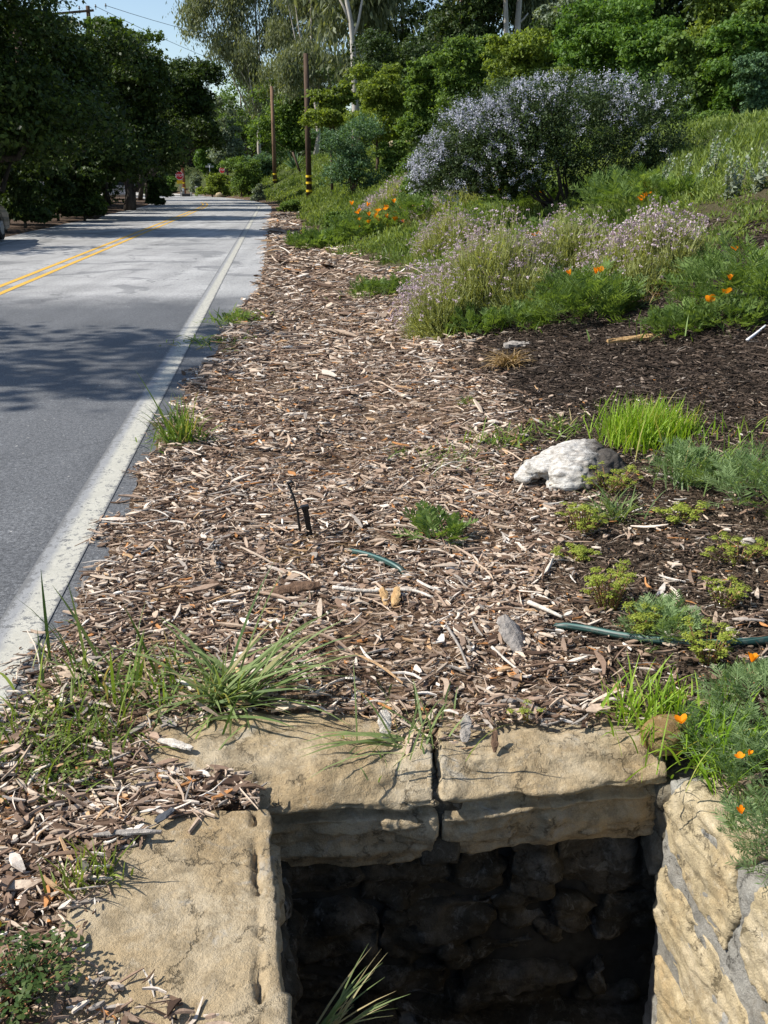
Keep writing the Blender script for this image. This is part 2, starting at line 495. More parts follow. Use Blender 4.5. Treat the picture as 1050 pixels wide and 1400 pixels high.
def mulch_limit(y):                        # u where the wood chips give way to soil
    return np.interp(y, [0, 2, 2.7, 3.6, 5.2, 8, 11, 16, 23, 34, 60, 90], [2.3, 2.15, 2.05, 2.15, 2.4, 2.55, 2.7, 2.9, 2.2, 1.75, 1.6, 1.6])
UU = XX - edge(YY)
wob = (fbm(XX * 1.7, YY * 1.7, 3) - .5) * .9
A_chip = sstep(.35, -.25, UU - mulch_limit(YY) + wob * .7) * sstep(-6.4, -6.6, UU + 0) if False else sstep(.35, -.25, UU - mulch_limit(YY) + wob * .7)
A_dark = sstep(-.1, .45, UU - mulch_limit(YY) + wob * .5) * sstep(4.2, 5.6, YY) * sstep(14.5, 11.5, YY + .6 * UU)
A_green = sstep(2.2, 4.0, UU + wob * 2) * sstep(9, 15, YY + wob * 3)
A_left = sstep(-6.5, -6.9, UU)
for nme, arr in (('chipw', A_chip), ('darkw', A_dark), ('greenw', A_green), ('leftw', A_left)):
    a = me.attributes.new(nme, 'FLOAT', 'POINT'); a.data.foreach_set('value', arr.reshape(-1).astype(np.float32))

t = NT('soil_and_mulch')
P = t.pos()
n1 = t.noise(3.2, 6, .65, P); n2 = t.noise(38, 5, .7, P); n3 = t.noise(140, 3, .6, P)
soil = t.ramp(n2, [(.3, (.035, .024, .016)), (.55, (.085, .06, .042)), (.75, (.15, .115, .085))])
peb = t.vor(75, P)
pm = t.ramp(peb.outputs['Distance'], [(.22, 1), (.3, 0)])
pcol = t.ramp(t.attr('x'), [(0, 0), (1, 0)])
sepc = t.n('ShaderNodeSeparateColor'); t.l(peb.outputs['Color'], sepc.inputs[0])
psel = t.math('MULTIPLY', pm, t.math('GREATER_THAN', sepc.outputs[0], .86))
soil = t.mix(psel, soil, t.ramp(sepc.outputs[1], [(0, (.20, .15, .10)), (1, (.42, .37, .30))]))
dark = t.ramp(n2, [(.3, (.02, .015, .011)), (.6, (.052, .038, .029)), (.8, (.10, .075, .058))])
# shredded wood: stretched random cells
mp = t.n('ShaderNodeMapping'); mp.inputs['Scale'].default_value = (1, 2.6, 1); mp.inputs['Rotation'].default_value = (0, 0, .5); t.l(P, mp.inputs[0])
ad = t.n('ShaderNodeVectorMath'); ad.operation = 'ADD'; t.l(mp.outputs[0], ad.inputs[0])
nzv = t.n('ShaderNodeTexNoise'); nzv.inputs['Scale'].default_value = 9; t.l(P, nzv.inputs['Vector'])
scv = t.n('ShaderNodeVectorMath'); scv.operation = 'SCALE'; scv.inputs['Scale'].default_value = .5; t.l(nzv.outputs['Color'], scv.inputs[0]); t.l(scv.outputs[0], ad.inputs[1])
cv = t.vor(21, ad.outputs[0])
sc2 = t.n('ShaderNodeSeparateColor'); t.l(cv.outputs['Color'], sc2.inputs[0])
chip = t.ramp(sc2.outputs[0], [(0, (.03, .02, .013)), (.35, (.09, .055, .034)), (.6, (.18, .115, .07)), (.82, (.30, .21, .14)), (1, (.42, .34, .26))])
chip = t.mix(t.ramp(n1, [(.4, .0), (.7, .45)]), chip, (.045, .03, .02))
grn = t.ramp(n2, [(.3, (.03, .045, .012)), (.6, (.06, .075, .025)), (.8, (.10, .09, .05))])
lf = t.ramp(n2, [(.3, (.05, .035, .025)), (.7, (.13, .09, .065))])
c = t.mix(t.attr('chipw'), soil, chip)
c = t.mix(t.attr('darkw'), c, dark)
c = t.mix(t.attr('greenw'), c, grn)
c = t.mix(t.attr('leftw'), c, lf)
hgt = t.math('ADD', t.math('MULTIPLY', n2, .6), t.math('MULTIPLY', n3, .4))
hgt = t.math('ADD', hgt, t.math('MULTIPLY', sc2.outputs[1], .5))
gm = t.done(t.bsdf(c, .95, .1, normal=t.bump(hgt, .8, .03)))
ground = structure(put('ground', me, gm))

# ------------------------------------------------------------------ road
ys = np.concatenate([np.arange(-8, 24, .12), np.arange(24, 175, .8)])
def strip(name, uf, yv, z, uvw=None):
    """sheet following the road; uf: list of functions y -> u"""
    rows = []
    for f in uf: rows.append(np.stack([edge(yv) + f(yv), yv, z + 0 * yv], -1))
    V = np.stack(rows, 1); n, k = V.shape[:2]
    ix = np.arange(n * k).reshape(n, k)
    Fq = np.stack([ix[:-1, :-1], ix[:-1, 1:], ix[1:, 1:], ix[1:, :-1]], -1).reshape(-1, 4)
    m = mesh_idx(name, V, Fq, smooth=True)
    uv = m.uv_layers.new(name='UVMap')
    U = np.stack([np.tile(np.linspace(0, 1, k), (n, 1)), np.tile(yv[:, None], (1, k))], -1).reshape(-1, 2)
    uv.data.foreach_set('uv', U[Fq.reshape(-1)].reshape(-1).astype(np.float32))
    return m
cols = [lambda y, a=a: a + (-.12 * (fbm(y * .7, y * 0, 61) - .5) if a < -6.7 else 0 * y) for a in np.linspace(-6.8, 0, 18)]
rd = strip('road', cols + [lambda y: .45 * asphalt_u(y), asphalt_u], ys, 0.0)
t = NT('worn_asphalt')
P = t.pos(); sx = t.n('ShaderNodeSeparateXYZ'); t.l(P, sx.inputs[0])
big = t.noise(.55, 5, .6, P); grit = t.math('ADD', t.math('MULTIPLY', t.noise(190, 2, .75, P), .6), t.math('MULTIPLY', t.noise(75, 3, .8, P), .4)); mid = t.noise(26, 5, .7, P)
streak_m = t.n('ShaderNodeMapping'); streak_m.inputs['Scale'].default_value = (1.6, .10, 1); streak_m.inputs['Rotation'].default_value = (0, 0, -.11); t.l(P, streak_m.inputs[0])
streak = t.noise(1.6, 4, .55, streak_m.outputs[0])
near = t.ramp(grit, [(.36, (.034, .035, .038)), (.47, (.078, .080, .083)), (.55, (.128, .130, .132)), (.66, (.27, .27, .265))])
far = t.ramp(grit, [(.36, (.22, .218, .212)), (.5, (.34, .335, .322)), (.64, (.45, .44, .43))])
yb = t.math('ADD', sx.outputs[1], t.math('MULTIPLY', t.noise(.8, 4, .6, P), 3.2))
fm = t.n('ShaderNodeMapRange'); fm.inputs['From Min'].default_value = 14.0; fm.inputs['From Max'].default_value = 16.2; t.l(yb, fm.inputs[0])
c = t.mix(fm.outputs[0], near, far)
c = t.mix(1.0, c, t.ramp(streak, [(.3, .80), (.7, 1.12)]), 'MULTIPLY')
c = t.mix(1.0, c, t.ramp(big, [(.3, .74), (.5, .98), (.7, 1.14)]), 'MULTIPLY')
patch = t.noise(.9, 3, .5, P, .6)
c = t.mix(t.ramp(patch, [(.57, 0), (.60, .45)]), c, (.075, .077, .08))
spk = t.vor(19, P)
spc = t.n('ShaderNodeSeparateColor'); t.l(spk.outputs['Color'], spc.inputs[0])
c = t.mix(t.math('MULTIPLY', t.ramp(spk.outputs['Distance'], [(.10, 1), (.17, 0)]), t.math('GREATER_THAN', spc.outputs[0], .72)), c, t.ramp(spc.outputs[1], [(0, (.035, .035, .038)), (.6, (.22, .21, .2)), (1, (.42, .41, .39))]))
c = t.mix(1.0, c, t.ramp(mid, [(.34, .70), (.5, 1.0), (.64, 1.25)]), 'MULTIPLY')
c = t.mix(1.0, c, t.ramp(t.noise(62, 3, .8, P), [(.36, .62), (.5, 1.0), (.62, 1.45)]), 'MULTIPLY')
ck = t.n('ShaderNodeTexVoronoi'); ck.feature = 'DISTANCE_TO_EDGE'; ck.inputs['Scale'].default_value = .42
wv = t.n('ShaderNodeVectorMath'); wv.operation = 'ADD'; t.l(P, wv.inputs[0])
nv = t.n('ShaderNodeTexNoise'); nv.inputs['Scale'].default_value = 2.2; nv.inputs['Detail'].default_value = 6; t.l(P, nv.inputs['Vector']); t.l(nv.outputs['Color'], wv.inputs[1]); t.l(wv.outputs[0], ck.inputs['Vector'])
crack = t.ramp(ck.outputs['Distance'], [(.0, 1), (.014, 0)])
c = t.mix(t.math('MULTIPLY', crack, t.ramp(big, [(.40, 0.1), (.6, .75)])), c, (.045, .045, .046))
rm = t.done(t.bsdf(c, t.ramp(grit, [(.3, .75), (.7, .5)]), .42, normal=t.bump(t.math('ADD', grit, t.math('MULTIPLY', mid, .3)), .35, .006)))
road = structure(put('road', rd, rm))

def paintmat(name, col, worn, colb=None, wear=.5, edgeworn=True):
    t = NT(name); P = t.pos()
    g = t.noise(160, 4, .7, P); b = t.noise(7, 6, .75, P)
    uv = t.n('ShaderNodeUVMap'); s = t.n('ShaderNodeSeparateXYZ'); t.l(uv.outputs[0], s.inputs[0])
    m = t.math('ADD', t.math('MULTIPLY', g, .45), t.math('MULTIPLY', b, .55))
    ce = t.math('ABSOLUTE', t.math('SUBTRACT', s.outputs[0], .5))
    if edgeworn: m = t.math('ADD', m, t.math('MULTIPLY', t.math('POWER', ce, 6), 14))
    m = t.math('SUBTRACT', m, t.math('MULTIPLY', t.ramp(t.noise(28, 6, .75, P, 1.0), [(.52, 0), (.58, 1)]), -.10))
    mask = t.ramp(m, [(wear, 0), (wear + .07, 1)])
    base = tuple(col)
    if colb is not None:
        sp = t.math('ADD', s.outputs[0], t.math('MULTIPLY', t.math('SUBTRACT', b, .5), .25))
        base = t.mix(t.ramp(sp, [(.20, 0), (.36, 1)]), tuple(colb), tuple(col))
    base = t.mix(1.0, base, t.ramp(b, [(.3, .8), (.65, 1.08)]), 'MULTIPLY')
    cc = t.mix(mask, base, tuple(worn))
    return t.done(t.bsdf(cc, .7, .35, normal=t.bump(g, .3, .004)))
ln = strip('road_edge_line', [lambda y: -.115 + 0 * y, lambda y: 0 * y, lambda y: .075 + 0 * y], np.concatenate([np.arange(-8, 24, .12), np.arange(24, 93, .8)]), .004)
structure(put('road_edge_line', ln, paintmat('worn_white_paint', (.43, .415, .355), (.14, .14, .138), (.27, .272, .272), .56)))
for nm, u0, mt in (('far_edge_line', -6.13, (.55, .55, .52)),):
    m = strip('road_edge_line', [lambda y: u0 - .05 + 0 * y, lambda y: u0 + .05 + 0 * y], np.concatenate([np.arange(4, 24, .12), np.arange(24, 93, .8)]), .004)
    structure(put('road_edge_line', m, paintmat('old_white_paint', mt, (.20, .20, .2), None, .56)))
ym = paintmat('worn_yellow_paint', (.62, .36, .045), (.24, .2, .14), None, .60)
for u0 in (-3.36, -3.09):
    m = strip('road_centre_line', [lambda y: u0 - .055 + 0 * y, lambda y: u0 + .055 + 0 * y], np.concatenate([np.arange(4, 24, .12), np.arange(24, 69, .8)]), .004)
    structure(put('road_centre_line', m, ym))
# pale side road that leaves to the left at the bend
g0 = at(130, 266, 96)
sr = np.array([[-40, 92.0], [-24, 93.5], [-14, 95.5], [-14.5, 103], [-25, 104], [-42, 104]])
bm = bmesh.new(); vs = [bm.verts.new((x, y, .05 + .004 * 0)) for x, y in sr]; bm.faces.new(vs)
side = structure(put('side_road', bm_mesh('side_road', bm), plain('pale_concrete', (.42, .40, .36), .8, .2, scale=1.5)))

# ------------------------------------------------------------------ stone masonry pit
def prism(poly, vec):
    bm = bmesh.new()
    a = [bm.verts.new(p) for p in poly]; b = [bm.verts.new(np.array(p) + np.array(vec)) for p in poly]
    n = len(a)
    bm.faces.new(a); bm.faces.new(b[::-1])
    for i in range(n): bm.faces.new((a[(i + 1) % n], a[i], b[i], b[(i + 1) % n]))
    bmesh.ops.recalc_face_normals(bm, faces=bm.faces)
    me = bpy.data.meshes.new('tmp'); bm.to_mesh(me); bm.free(); return me

def rockify(me, name, voxel=.012, smooth=5, amps=((.02, 5), (.008, 17), (.003, 50)), seed=0, strata=0, carve=None):
    o = bpy.data.objects.new('tmp', me); C.objects.link(o)
    r = o.modifiers.new('r', 'REMESH'); r.mode = 'VOXEL'; r.voxel_size = voxel; r.use_smooth_shade = True
    s = o.modifiers.new('s', 'SMOOTH'); s.factor = .5; s.iterations = smooth
    dg = bpy.context.evaluated_depsgraph_get()
    out = bpy.data.meshes.new_from_object(o.evaluated_get(dg)); out.name = name
    bpy.data.objects.remove(o); bpy.data.meshes.remove(me)
    n = len(out.vertices)
    P = np.empty(n * 3, np.float32); out.vertices.foreach_get('co', P); P = P.reshape(-1, 3).astype(float)
    N = np.empty(n * 3, np.float32); out.vertex_normals.foreach_get('vector', N); N = N.reshape(-1, 3)
    sh = Vector((seed * 3.7, seed * 1.9, seed * 5.3))
    D = np.zeros(n)
    for amp, fr in amps:
        D += amp * np.array([mnoise.noise(Vector(p) * fr + sh) for p in P])
    if strata:                                    # chipped ledges like split sandstone
        ch = np.array([mnoise.noise(Vector((p[0] * 6, p[1] * 6, p[2] * 16)) + sh) for p in P])
        ch2 = np.array([mnoise.noise(Vector((p[0] * 4, p[1] * 4, p[2] * 30)) + sh * 2) for p in P])
        D += strata * (np.clip(ch * 14, -1, 1) + .7 * np.clip(ch2 * 14 - 2, -1, 1)) * (1 - np.abs(N[:, 2]) * .90)
    if carve is not None: D += carve(P, N)
    P = P + N * D[:, None]
    out.vertices.foreach_set('co', P.astype(np.float32).reshape(-1)); out.update()
    out.polygons.foreach_set('use_smooth', np.full(len(out.polygons), True))
    out.materials.clear()
    return out

def stonemat(name, base, rust, pale, grey=.3, shade_stone=0):
    t = NT(name); P = t.pos()
    a = t.noise(3.5, 6, .6, P, .6); b = t.noise(17, 6, .65, P); g = t.noise(260, 3, .7, P); g2 = t.noise(70, 5, .7, P)
    c = t.ramp(a, [(.3, rust), (.48, base), (.68, pale)])
    c = t.mix(t.ramp(b, [(.46, 0), (.62, .75)]), c, tuple(x * .58 for x in base))
    c = t.mix(t.ramp(t.noise(6, 7, .75, P, 1.5), [(.52, 0), (.60, .55)]), c, tuple(x * k for x, k in zip(base, (.70, .66, .60))))
    c = t.mix(t.ramp(t.noise(30, 5, .75, P), [(.56, 0), (.66, .6)]), c, pale)
    li = t.noise(9, 6, .7, P, 1.2)
    c = t.mix(t.math('MULTIPLY', t.ramp(li, [(.58, 0), (.66, 1)]), grey), c, (.25, .24, .21))
    c = t.mix(1.0, c, t.ramp(g, [(.30, .76), (.5, .97), (.68, 1.10)]), 'MULTIPLY')
    cw = t.n('ShaderNodeVectorMath'); cw.operation = 'ADD'; t.l(P, cw.inputs[0])
    cn = t.n('ShaderNodeTexNoise'); cn.inputs['Scale'].default_value = 5; cn.inputs['Detail'].default_value = 7; cn.inputs['Roughness'].default_value = .7; t.l(P, cn.inputs['Vector'])
    cs = t.n('ShaderNodeVectorMath'); cs.operation = 'SCALE'; cs.inputs['Scale'].default_value = .35; t.l(cn.outputs['Color'], cs.inputs[0]); t.l(cs.outputs[0], cw.inputs[1])
    ce = t.n('ShaderNodeTexVoronoi'); ce.feature = 'DISTANCE_TO_EDGE'; ce.inputs['Scale'].default_value = 3.4; t.l(cw.outputs[0], ce.inputs['Vector'])
    ckm = t.math('MULTIPLY', t.ramp(ce.outputs['Distance'], [(.0, 1), (.022, 0)]), t.ramp(b, [(.44, 0), (.56, .8)]))
    c = t.mix(ckm, c, tuple(x * .35 for x in base))
    c = t.mix(t.ramp(t.noise(5, 6, .7, P, .8), [(.60, 0), (.66, .5)]), c, (.36, .34, .30))
    pit = t.ramp(t.vor(46, P).outputs['Distance'], [(.0, 0), (.28, 1)])
    h = t.math('ADD', t.math('MULTIPLY', g2, .8), t.math('MULTIPLY', g, .35)); h = t.math('ADD', h, t.math('MULTIPLY', pit, .12)); h = t.math('SUBTRACT', h, t.math('MULTIPLY', ckm, .8))
    return t.done(t.bsdf(c, .92, .15, normal=t.bump(h, .8, .013)))
sand = stonemat('tan_sandstone', (.40, .31, .19), (.34, .24, .125), (.46, .385, .27))
sand_pale = stonemat('pale_sandstone', (.48, .39, .24), (.43, .31, .165), (.54, .46, .33), .12)
shade_stone = stonemat('shade_dark_stone', (.065, .055, .038), (.035, .028, .016), (.15, .135, .11), .5)  # pit interior and dark joint; the pit's shade is painted into this colour
mort = stonemat('grey_mortar', (.30, .285, .25), (.24, .225, .195), (.38, .37, .335), .2)
dmort = plain('dark_mortar', (.045, .042, .036), .95, .1, var=.4, scale=20)  # mortar inside the pit, its shade painted in as well

pit = thing('stone_drain_pit', 'open square drain pit walled and capped with tan sandstone blocks', 'drain pit', (.25, 1.6, 0))
PO = np.array([.25, 1.6, 0])
def pitpart(name, me, m, label=None):
    o = put(name, me, m, pit); o.location = -PO
    if label: o['label'] = label
    return o
def capstone(p0, p1, q0, q1, prof, seed, amps, voxel=.0075, strata=.009, bend=0):
    """profile (d 0..1 from the front edge to the back, z) swept from the left end p0-q0 to the right end p1-q1"""
    bm = bmesh.new(); rings = []
    p0, p1, q0, q1 = map(np.array, (p0, p1, q0, q1))
    for k in range(9):
        s = k / 8; f = p0 + (p1 - p0) * s; b = q0 + (q1 - q0) * s
        wob = .014 * math.sin(seed + k * 1.9)
        rings.append([bm.verts.new((*(f + (b - f) * (d + (wob if d < .3 else 0))), z + .006 * math.sin(seed * 2 + k * 2.3))) for d, z in prof])
    m = len(prof)
    for a, b in zip(rings[:-1], rings[1:]):
        for j in range(m): bm.faces.new((a[j], a[(j + 1) % m], b[(j + 1) % m], b[j]))
    bm.faces.new(rings[0][::-1]); bm.faces.new(rings[-1])
    bmesh.ops.recalc_face_normals(bm, faces=bm.faces)
    me = bpy.data.meshes.new('tmp'); bm.to_mesh(me); bm.free()
    return rockify(me, 'capstone', voxel, 1, amps, seed, strata)
PROF = [(1, .012), (.55, .022), (.22, .012), (.13, -.008), (.055, -.030), (.0, -.045), (.0, -.066), (.085, -.072), (.09, -.096), (.012, -.102), (.0, -.15), (.03, -.22), (.11, -.275), (.4, -.30), (1, -.30)]
AM = ((.010, 4), (.007, 12), (.005, 30), (.002, 70))
pitpart('capstone', capstone((-.72, 2.17), (.150, 2.228), (-.70, 2.60), (.11, 2.60), PROF, 1, AM), sand, 'long sandstone capstone left of the far joint')
PROF2 = [(1, .0), (.5, .02), (.3, .008), (.2, -.012), (.06, -.028), (.0, -.04), (.0, -.062), (.085, -.068), (.09, -.092), (.012, -.098), (.0, -.14), (.05, -.22), (.14, -.265), (.4, -.29), (1, -.29)]
pitpart('capstone', capstone((.163, 2.232), (.83, 2.33), (.17, 2.60), (.82, 2.60), PROF2, 4, AM), sand, 'sandstone capstone right of the far joint')
fl = plan([(365, 1103), (372, 1112), (378, 1200), (384, 1300), (389, 1420), (390, 1500)], .015)
def groove(P, N):
    xe = np.interp(P[:, 1], [1.45, 2.12], [-.205, -.303]) - .042 + .012 * (fbm(P[:, 1] * 22, P[:, 1] * 0, 3) - .5)
    return -.030 * np.exp(-((P[:, 0] - xe) / .008) ** 2) * sstep(.38, .55, fbm(P[:, 1] * 13, P[:, 1] * 0 + 4, 8, 3)) * (N[:, 2] > .3)
fl = [(x, y, .016) for x, y in fl] + [(-.13, .9, .016), (-.70, .9, .016), (-.72, 1.5, .016), (-.74, 2.11, .016), (-.5, 2.12, .016)]
pitpart('capstone', rockify(prism(fl, (0, 0, -.22)), 'capstone', .0085, 1, ((.007, 3), (.003, 11), (.003, 30), (.0015, 70)), 9, .010, groove), sand, 'broad flat sandstone slab along the road side')
# right wall: faces stand in one upright plane
W0, WD = np.array([.82, 2.27]), unit(np.array([.19, -.98]))
WN = np.array([-WD[1] * -1, WD[0] * -1]) if False else np.array([WD[1], -WD[0]])
def onwall(px, py, off=0.0):
    d = ray(px, py); o = np.array([0, 0, CZ]); n = np.array([WN[0], WN[1], 0]); p = np.array([*(W0 + WN * off), 0])
    tt = np.dot(p - o, n) / np.dot(d, n); return o + d * tt
into = np.array([-WN[0], -WN[1], 0])
A = [(930, 1064), (953, 1092), (1012, 1178), (1004, 1205), (1012, 1250), (990, 1306), (944, 1228), (906, 1156), (900, 1105)]
B = [(893, 1190), (906, 1177), (930, 1222), (983, 1314), (1013, 1372), (1050, 1460), (960, 1460), (914, 1318), (888, 1250)]
CC = [(893, 1302), (910, 1326), (935, 1376), (962, 1475), (893, 1475)]
D = [(1024, 1214), (1062, 1203), (1130, 1290), (1140, 1440), (1064, 1392), (1022, 1345), (1004, 1300)]
E = [(1030, 1378), (1062, 1402), (1160, 1470), (1160, 1560), (1080, 1500)]
for i, (pl, lab) in enumerate(((A, 'big pale wall stone with a bright top rim'), (B, 'long slanting pale wall stone'), (CC, None), (D, 'pale wall stone at the near right'), (E, None))):
    cx_, cy_ = np.mean([q[0] for q in pl]), np.mean([q[1] for q in pl]); pp = [onwall(cx_ + (x - cx_) * .93, cy_ + (y - cy_) * .965) for x, y in pl]
    pitpart('wall_stone', rockify(prism(pp, into * .26), 'wall_stone', .0085, 2, ((.009, 5), (.007, 13), (.005, 34), (.002, 80)), 20 + i, .003), sand_pale, lab)
mp_ = [(*(W0 + WD * s), z) for s, z in ((-.04, -.03), (.05, -.02), (.5, -.035), (1.5, -.03), (1.5, -1.2), (-.04, -1.2))]
mp_ = [np.array(p) - np.array([*WN, 0]) * .010 for p in mp_]
pitpart('mortar', rockify(prism(mp_, into * .2), 'mortar', .012, 2, ((.012, 9), (.006, 26), (.003, 60)), 31), mort)
jt = [(.10, 2.255, -.04), (.22, 2.26, -.04), (.24, 2.6, -.02), (.05, 2.6, -.02)]
pitpart('mortar', rockify(prism(jt, (0, 0, -.25)), 'mortar', .012, 3, ((.008, 9), (.004, 30)), 41), shade_stone, 'dark joint between the two back capstones')
jt = [(.80, 2.33, -.075), (.90, 2.25, -.07), (1.02, 2.30, -.03), (1.0, 2.7, .0), (.80, 2.62, -.02)]
pitpart('mortar', rockify(prism(jt, (0, 0, -.3)), 'mortar', .012, 1, ((.02, 8), (.012, 20), (.006, 50)), 43), stonemat('earthy_mortar', (.19, .165, .12), (.12, .10, .07), (.25, .235, .19), .3))
# capping behind the right wall, mostly under plants
# dark walls below the capstones
rg = np.random.default_rng(5)
def rubble(origin, du, width, z0, z1, nrm, seed):
    z = z0; k = 0
    while z > z1:
        hgt = rg.uniform(.10, .27); x = rg.uniform(-.05, 0)
        while x < width:
            ww = rg.uniform(.10, .40)
            c = [(x + .012, z - .012), (x + ww * .5, z - .006), (x + ww - .012, z - .012), (x + ww - .008, z - hgt * .5), (x + ww - .012, z - hgt + .01), (x + ww * .5, z - hgt + .004), (x + .012, z - hgt + .012)]
            off = rg.uniform(-.02, .05)
            pts = [np.array([*(np.array(origin) + np.array(du) * (a + rg.uniform(-.035, .035)) + np.array(nrm) * off), b + rg.uniform(-.04, .04)]) for a, b in c]
            pitpart('wall_stone', rockify(prism(pts, (-nrm[0] * .16, -nrm[1] * .16, 0)), 'wall_stone', .016, 2, ((.035, 5), (.018, 14), (.006, 40)), seed + k, .01), shade_stone)
            x += ww; k += 1
        z -= hgt
rubble((-.32, 2.33), (.995, .10), 1.16, -.27, -1.15, (0.10, -.995), 50)
rubble((-.30, 2.2), (.10, -.995), 1.25, -.21, -1.15, (.995, .10), 90)
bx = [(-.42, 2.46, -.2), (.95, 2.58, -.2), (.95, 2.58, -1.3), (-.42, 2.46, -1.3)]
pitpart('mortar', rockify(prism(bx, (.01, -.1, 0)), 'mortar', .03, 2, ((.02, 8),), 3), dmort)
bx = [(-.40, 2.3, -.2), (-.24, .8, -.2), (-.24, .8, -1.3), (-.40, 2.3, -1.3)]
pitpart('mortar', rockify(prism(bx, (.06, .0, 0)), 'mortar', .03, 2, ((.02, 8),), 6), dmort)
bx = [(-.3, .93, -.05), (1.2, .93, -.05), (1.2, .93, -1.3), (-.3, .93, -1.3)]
pitpart('near_wall', rockify(prism(bx, (0, -.15, 0)), 'near_wall', .03, 2, ((.03, 6),), 8), shade_stone)
fx = np.linspace(-.4, 1.2, 60); fy = np.linspace(.85, 2.5, 60); FX, FY = np.meshgrid(fx, fy)
ix = np.arange(3600).reshape(60, 60)
pitpart('pit_floor', mesh_idx('pit_floor', np.stack([FX, FY, -1.08 + .16 * fbm(FX * 5, FY * 5, 12)], -1), np.stack([ix[:-1, :-1], ix[:-1, 1:], ix[1:, 1:], ix[1:, :-1]], -1).reshape(-1, 4), smooth=True), shade_stone)

# ------------------------------------------------------------------ wood chip mulch
PAL = np.array([(.07, .043, .03), (.13, .085, .058), (.21, .145, .105), (.30, .22, .165), (.43, .335, .255), (.55, .455, .36), (.63, .555, .475), (.70, .655, .59), (.44, .21, .08), (.30, .27, .24), (.48, .32, .18)])
PAL = PAL * np.array([1.02, .985, .95])
PW = np.array([.07, .11, .16, .18, .16, .12, .08, .04, .022, .06, .025]); PW /= PW.sum()
def chips(n_try, y0, y1, rng, density, size=1.0, palette=PAL, pw=PW, umin=-.05, umax=3.4, sticks=.16):
    s = lambda y: np.maximum(1, y / 4.6)
    yy = rng.uniform(y0, y1, n_try * 3)
    p = 1 / s(yy) ** 2; keep = rng.random(len(yy)) < p / p.max(); yy = yy[keep][:n_try]
    uu = asphalt_u(yy) + rng.uniform(umin - .2, umax, len(yy))
    xx = edge(yy) + uu
    k = density(xx, yy, uu) > rng.random(len(yy))
    ins = in_poly(xx, yy, TERR_HOLE)
    for e in EXPOSED: ins |= in_poly(xx, yy, e)
    k &= ~ins
    xx, yy = xx[k], yy[k]; n = len(xx); sc_ = s(yy) * size
    st = rng.random(n) < sticks
    L = np.exp(rng.normal(math.log(.040), .58, n)).clip(.012, .16) * np.where(st, 1.7, 1) * sc_ ** .8
    W = np.exp(rng.normal(math.log(.0135), .48, n)).clip(.004, .045) * np.where(st, .45, 1) * sc_
    W = np.minimum(W, L * .6)
    T = rng.uniform(.002, .007, n) * sc_ ** .5
    yaw = rng.normal(.1, 1.0, n) + PI * (rng.random(n) > .5)
    pit_ = rng.normal(0, .15, n); rol = rng.normal(0, .24, n)
    hb = np.where(xx - edge(yy) < asphalt_u(yy) + .12, np.maximum(H(xx, yy), .004), H(xx, yy))
    z = hb + rng.random(n) ** 1.4 * .030 * sc_ ** .5 + .002
    zs = in_poly(xx, yy, STONE_ZONE); z = np.where(zs, np.maximum(z, .02) + .012 * rng.random(n), z)
    a = np.stack([np.cos(yaw) * np.cos(pit_), np.sin(yaw) * np.cos(pit_), np.sin(pit_)], 1)
    s0 = np.stack([-np.sin(yaw), np.cos(yaw), 0 * yaw], 1); up = np.cross(a, s0)
    b = s0 * np.cos(rol)[:, None] + up * np.sin(rol)[:, None]; c = np.cross(a, b)
    cen = np.stack([xx, yy, z], 1)
    bendz = rng.normal(0, .05, n) * L; bends = rng.normal(0, .07, n) * L
    secs = []
    for f, wl, wr in ((-.5, .3, .35), (-.12, 1, .9), (.15, .95, 1), (.5, .35, .25)):
        wl = wl * rng.uniform(.6, 1.15, n); wr = wr * rng.uniform(.6, 1.15, n)
        q = cen + a * (f * L)[:, None] + c * (bendz * (1 - 4 * f * f))[:, None] + b * (bends * (1 - 4 * f * f))[:, None]
        hw = (W * .5)[:, None]; hh = (T * .5)[:, None]
        secs.append((q - b * hw * wl[:, None] - c * hh, q + b * hw * wr[:, None] - c * hh * 1, q + b * hw * wr[:, None] * .9 + c * hh, q - b * hw * wl[:, None] * .9 + c * hh))
    V = np.stack([v for s_ in secs for v in s_], 1)         # n,16,3
    fl = []
    for i in range(3):
        o = i * 4
        for j in range(4): fl.append((o + j, o + (j + 1) % 4, o + 4 + (j + 1) % 4, o + 4 + j))
    fl += [(3, 2, 1, 0), (12, 13, 14, 15)]
    fl = np.array(fl)
    FC = (np.arange(n)[:, None, None] * 16 + fl[None]).reshape(-1, 4)
    col = palette[rng.choice(len(palette), n, p=pw)] * rng.uniform(.8, 1.2, (n, 1))
    return V.reshape(-1, 3), FC, np.repeat(col, len(fl), 0)
def chipmat(name, rough=.85):
    t = NT(name); P = t.pos()
    c = t.attr('chip_color', 'Color')
    c = t.mix(1.0, c, t.ramp(t.noise(90, 4, .7, P), [(.3, .72), (.7, 1.15)]), 'MULTIPLY')
    return t.done(t.bsdf(c, rough, .2, normal=t.bump(t.noise(300, 3, .6, P), .4, .002)))
HOSEP = [G(x_, y_) for x_, y_ in ((765, 863), (800, 869), (850, 878), (900, 884), (950, 887), (1000, 887), (1060, 884))]
HOSEX = np.array([q[0] for q in HOSEP]); HOSEY = np.array([q[1] for q in HOSEP])
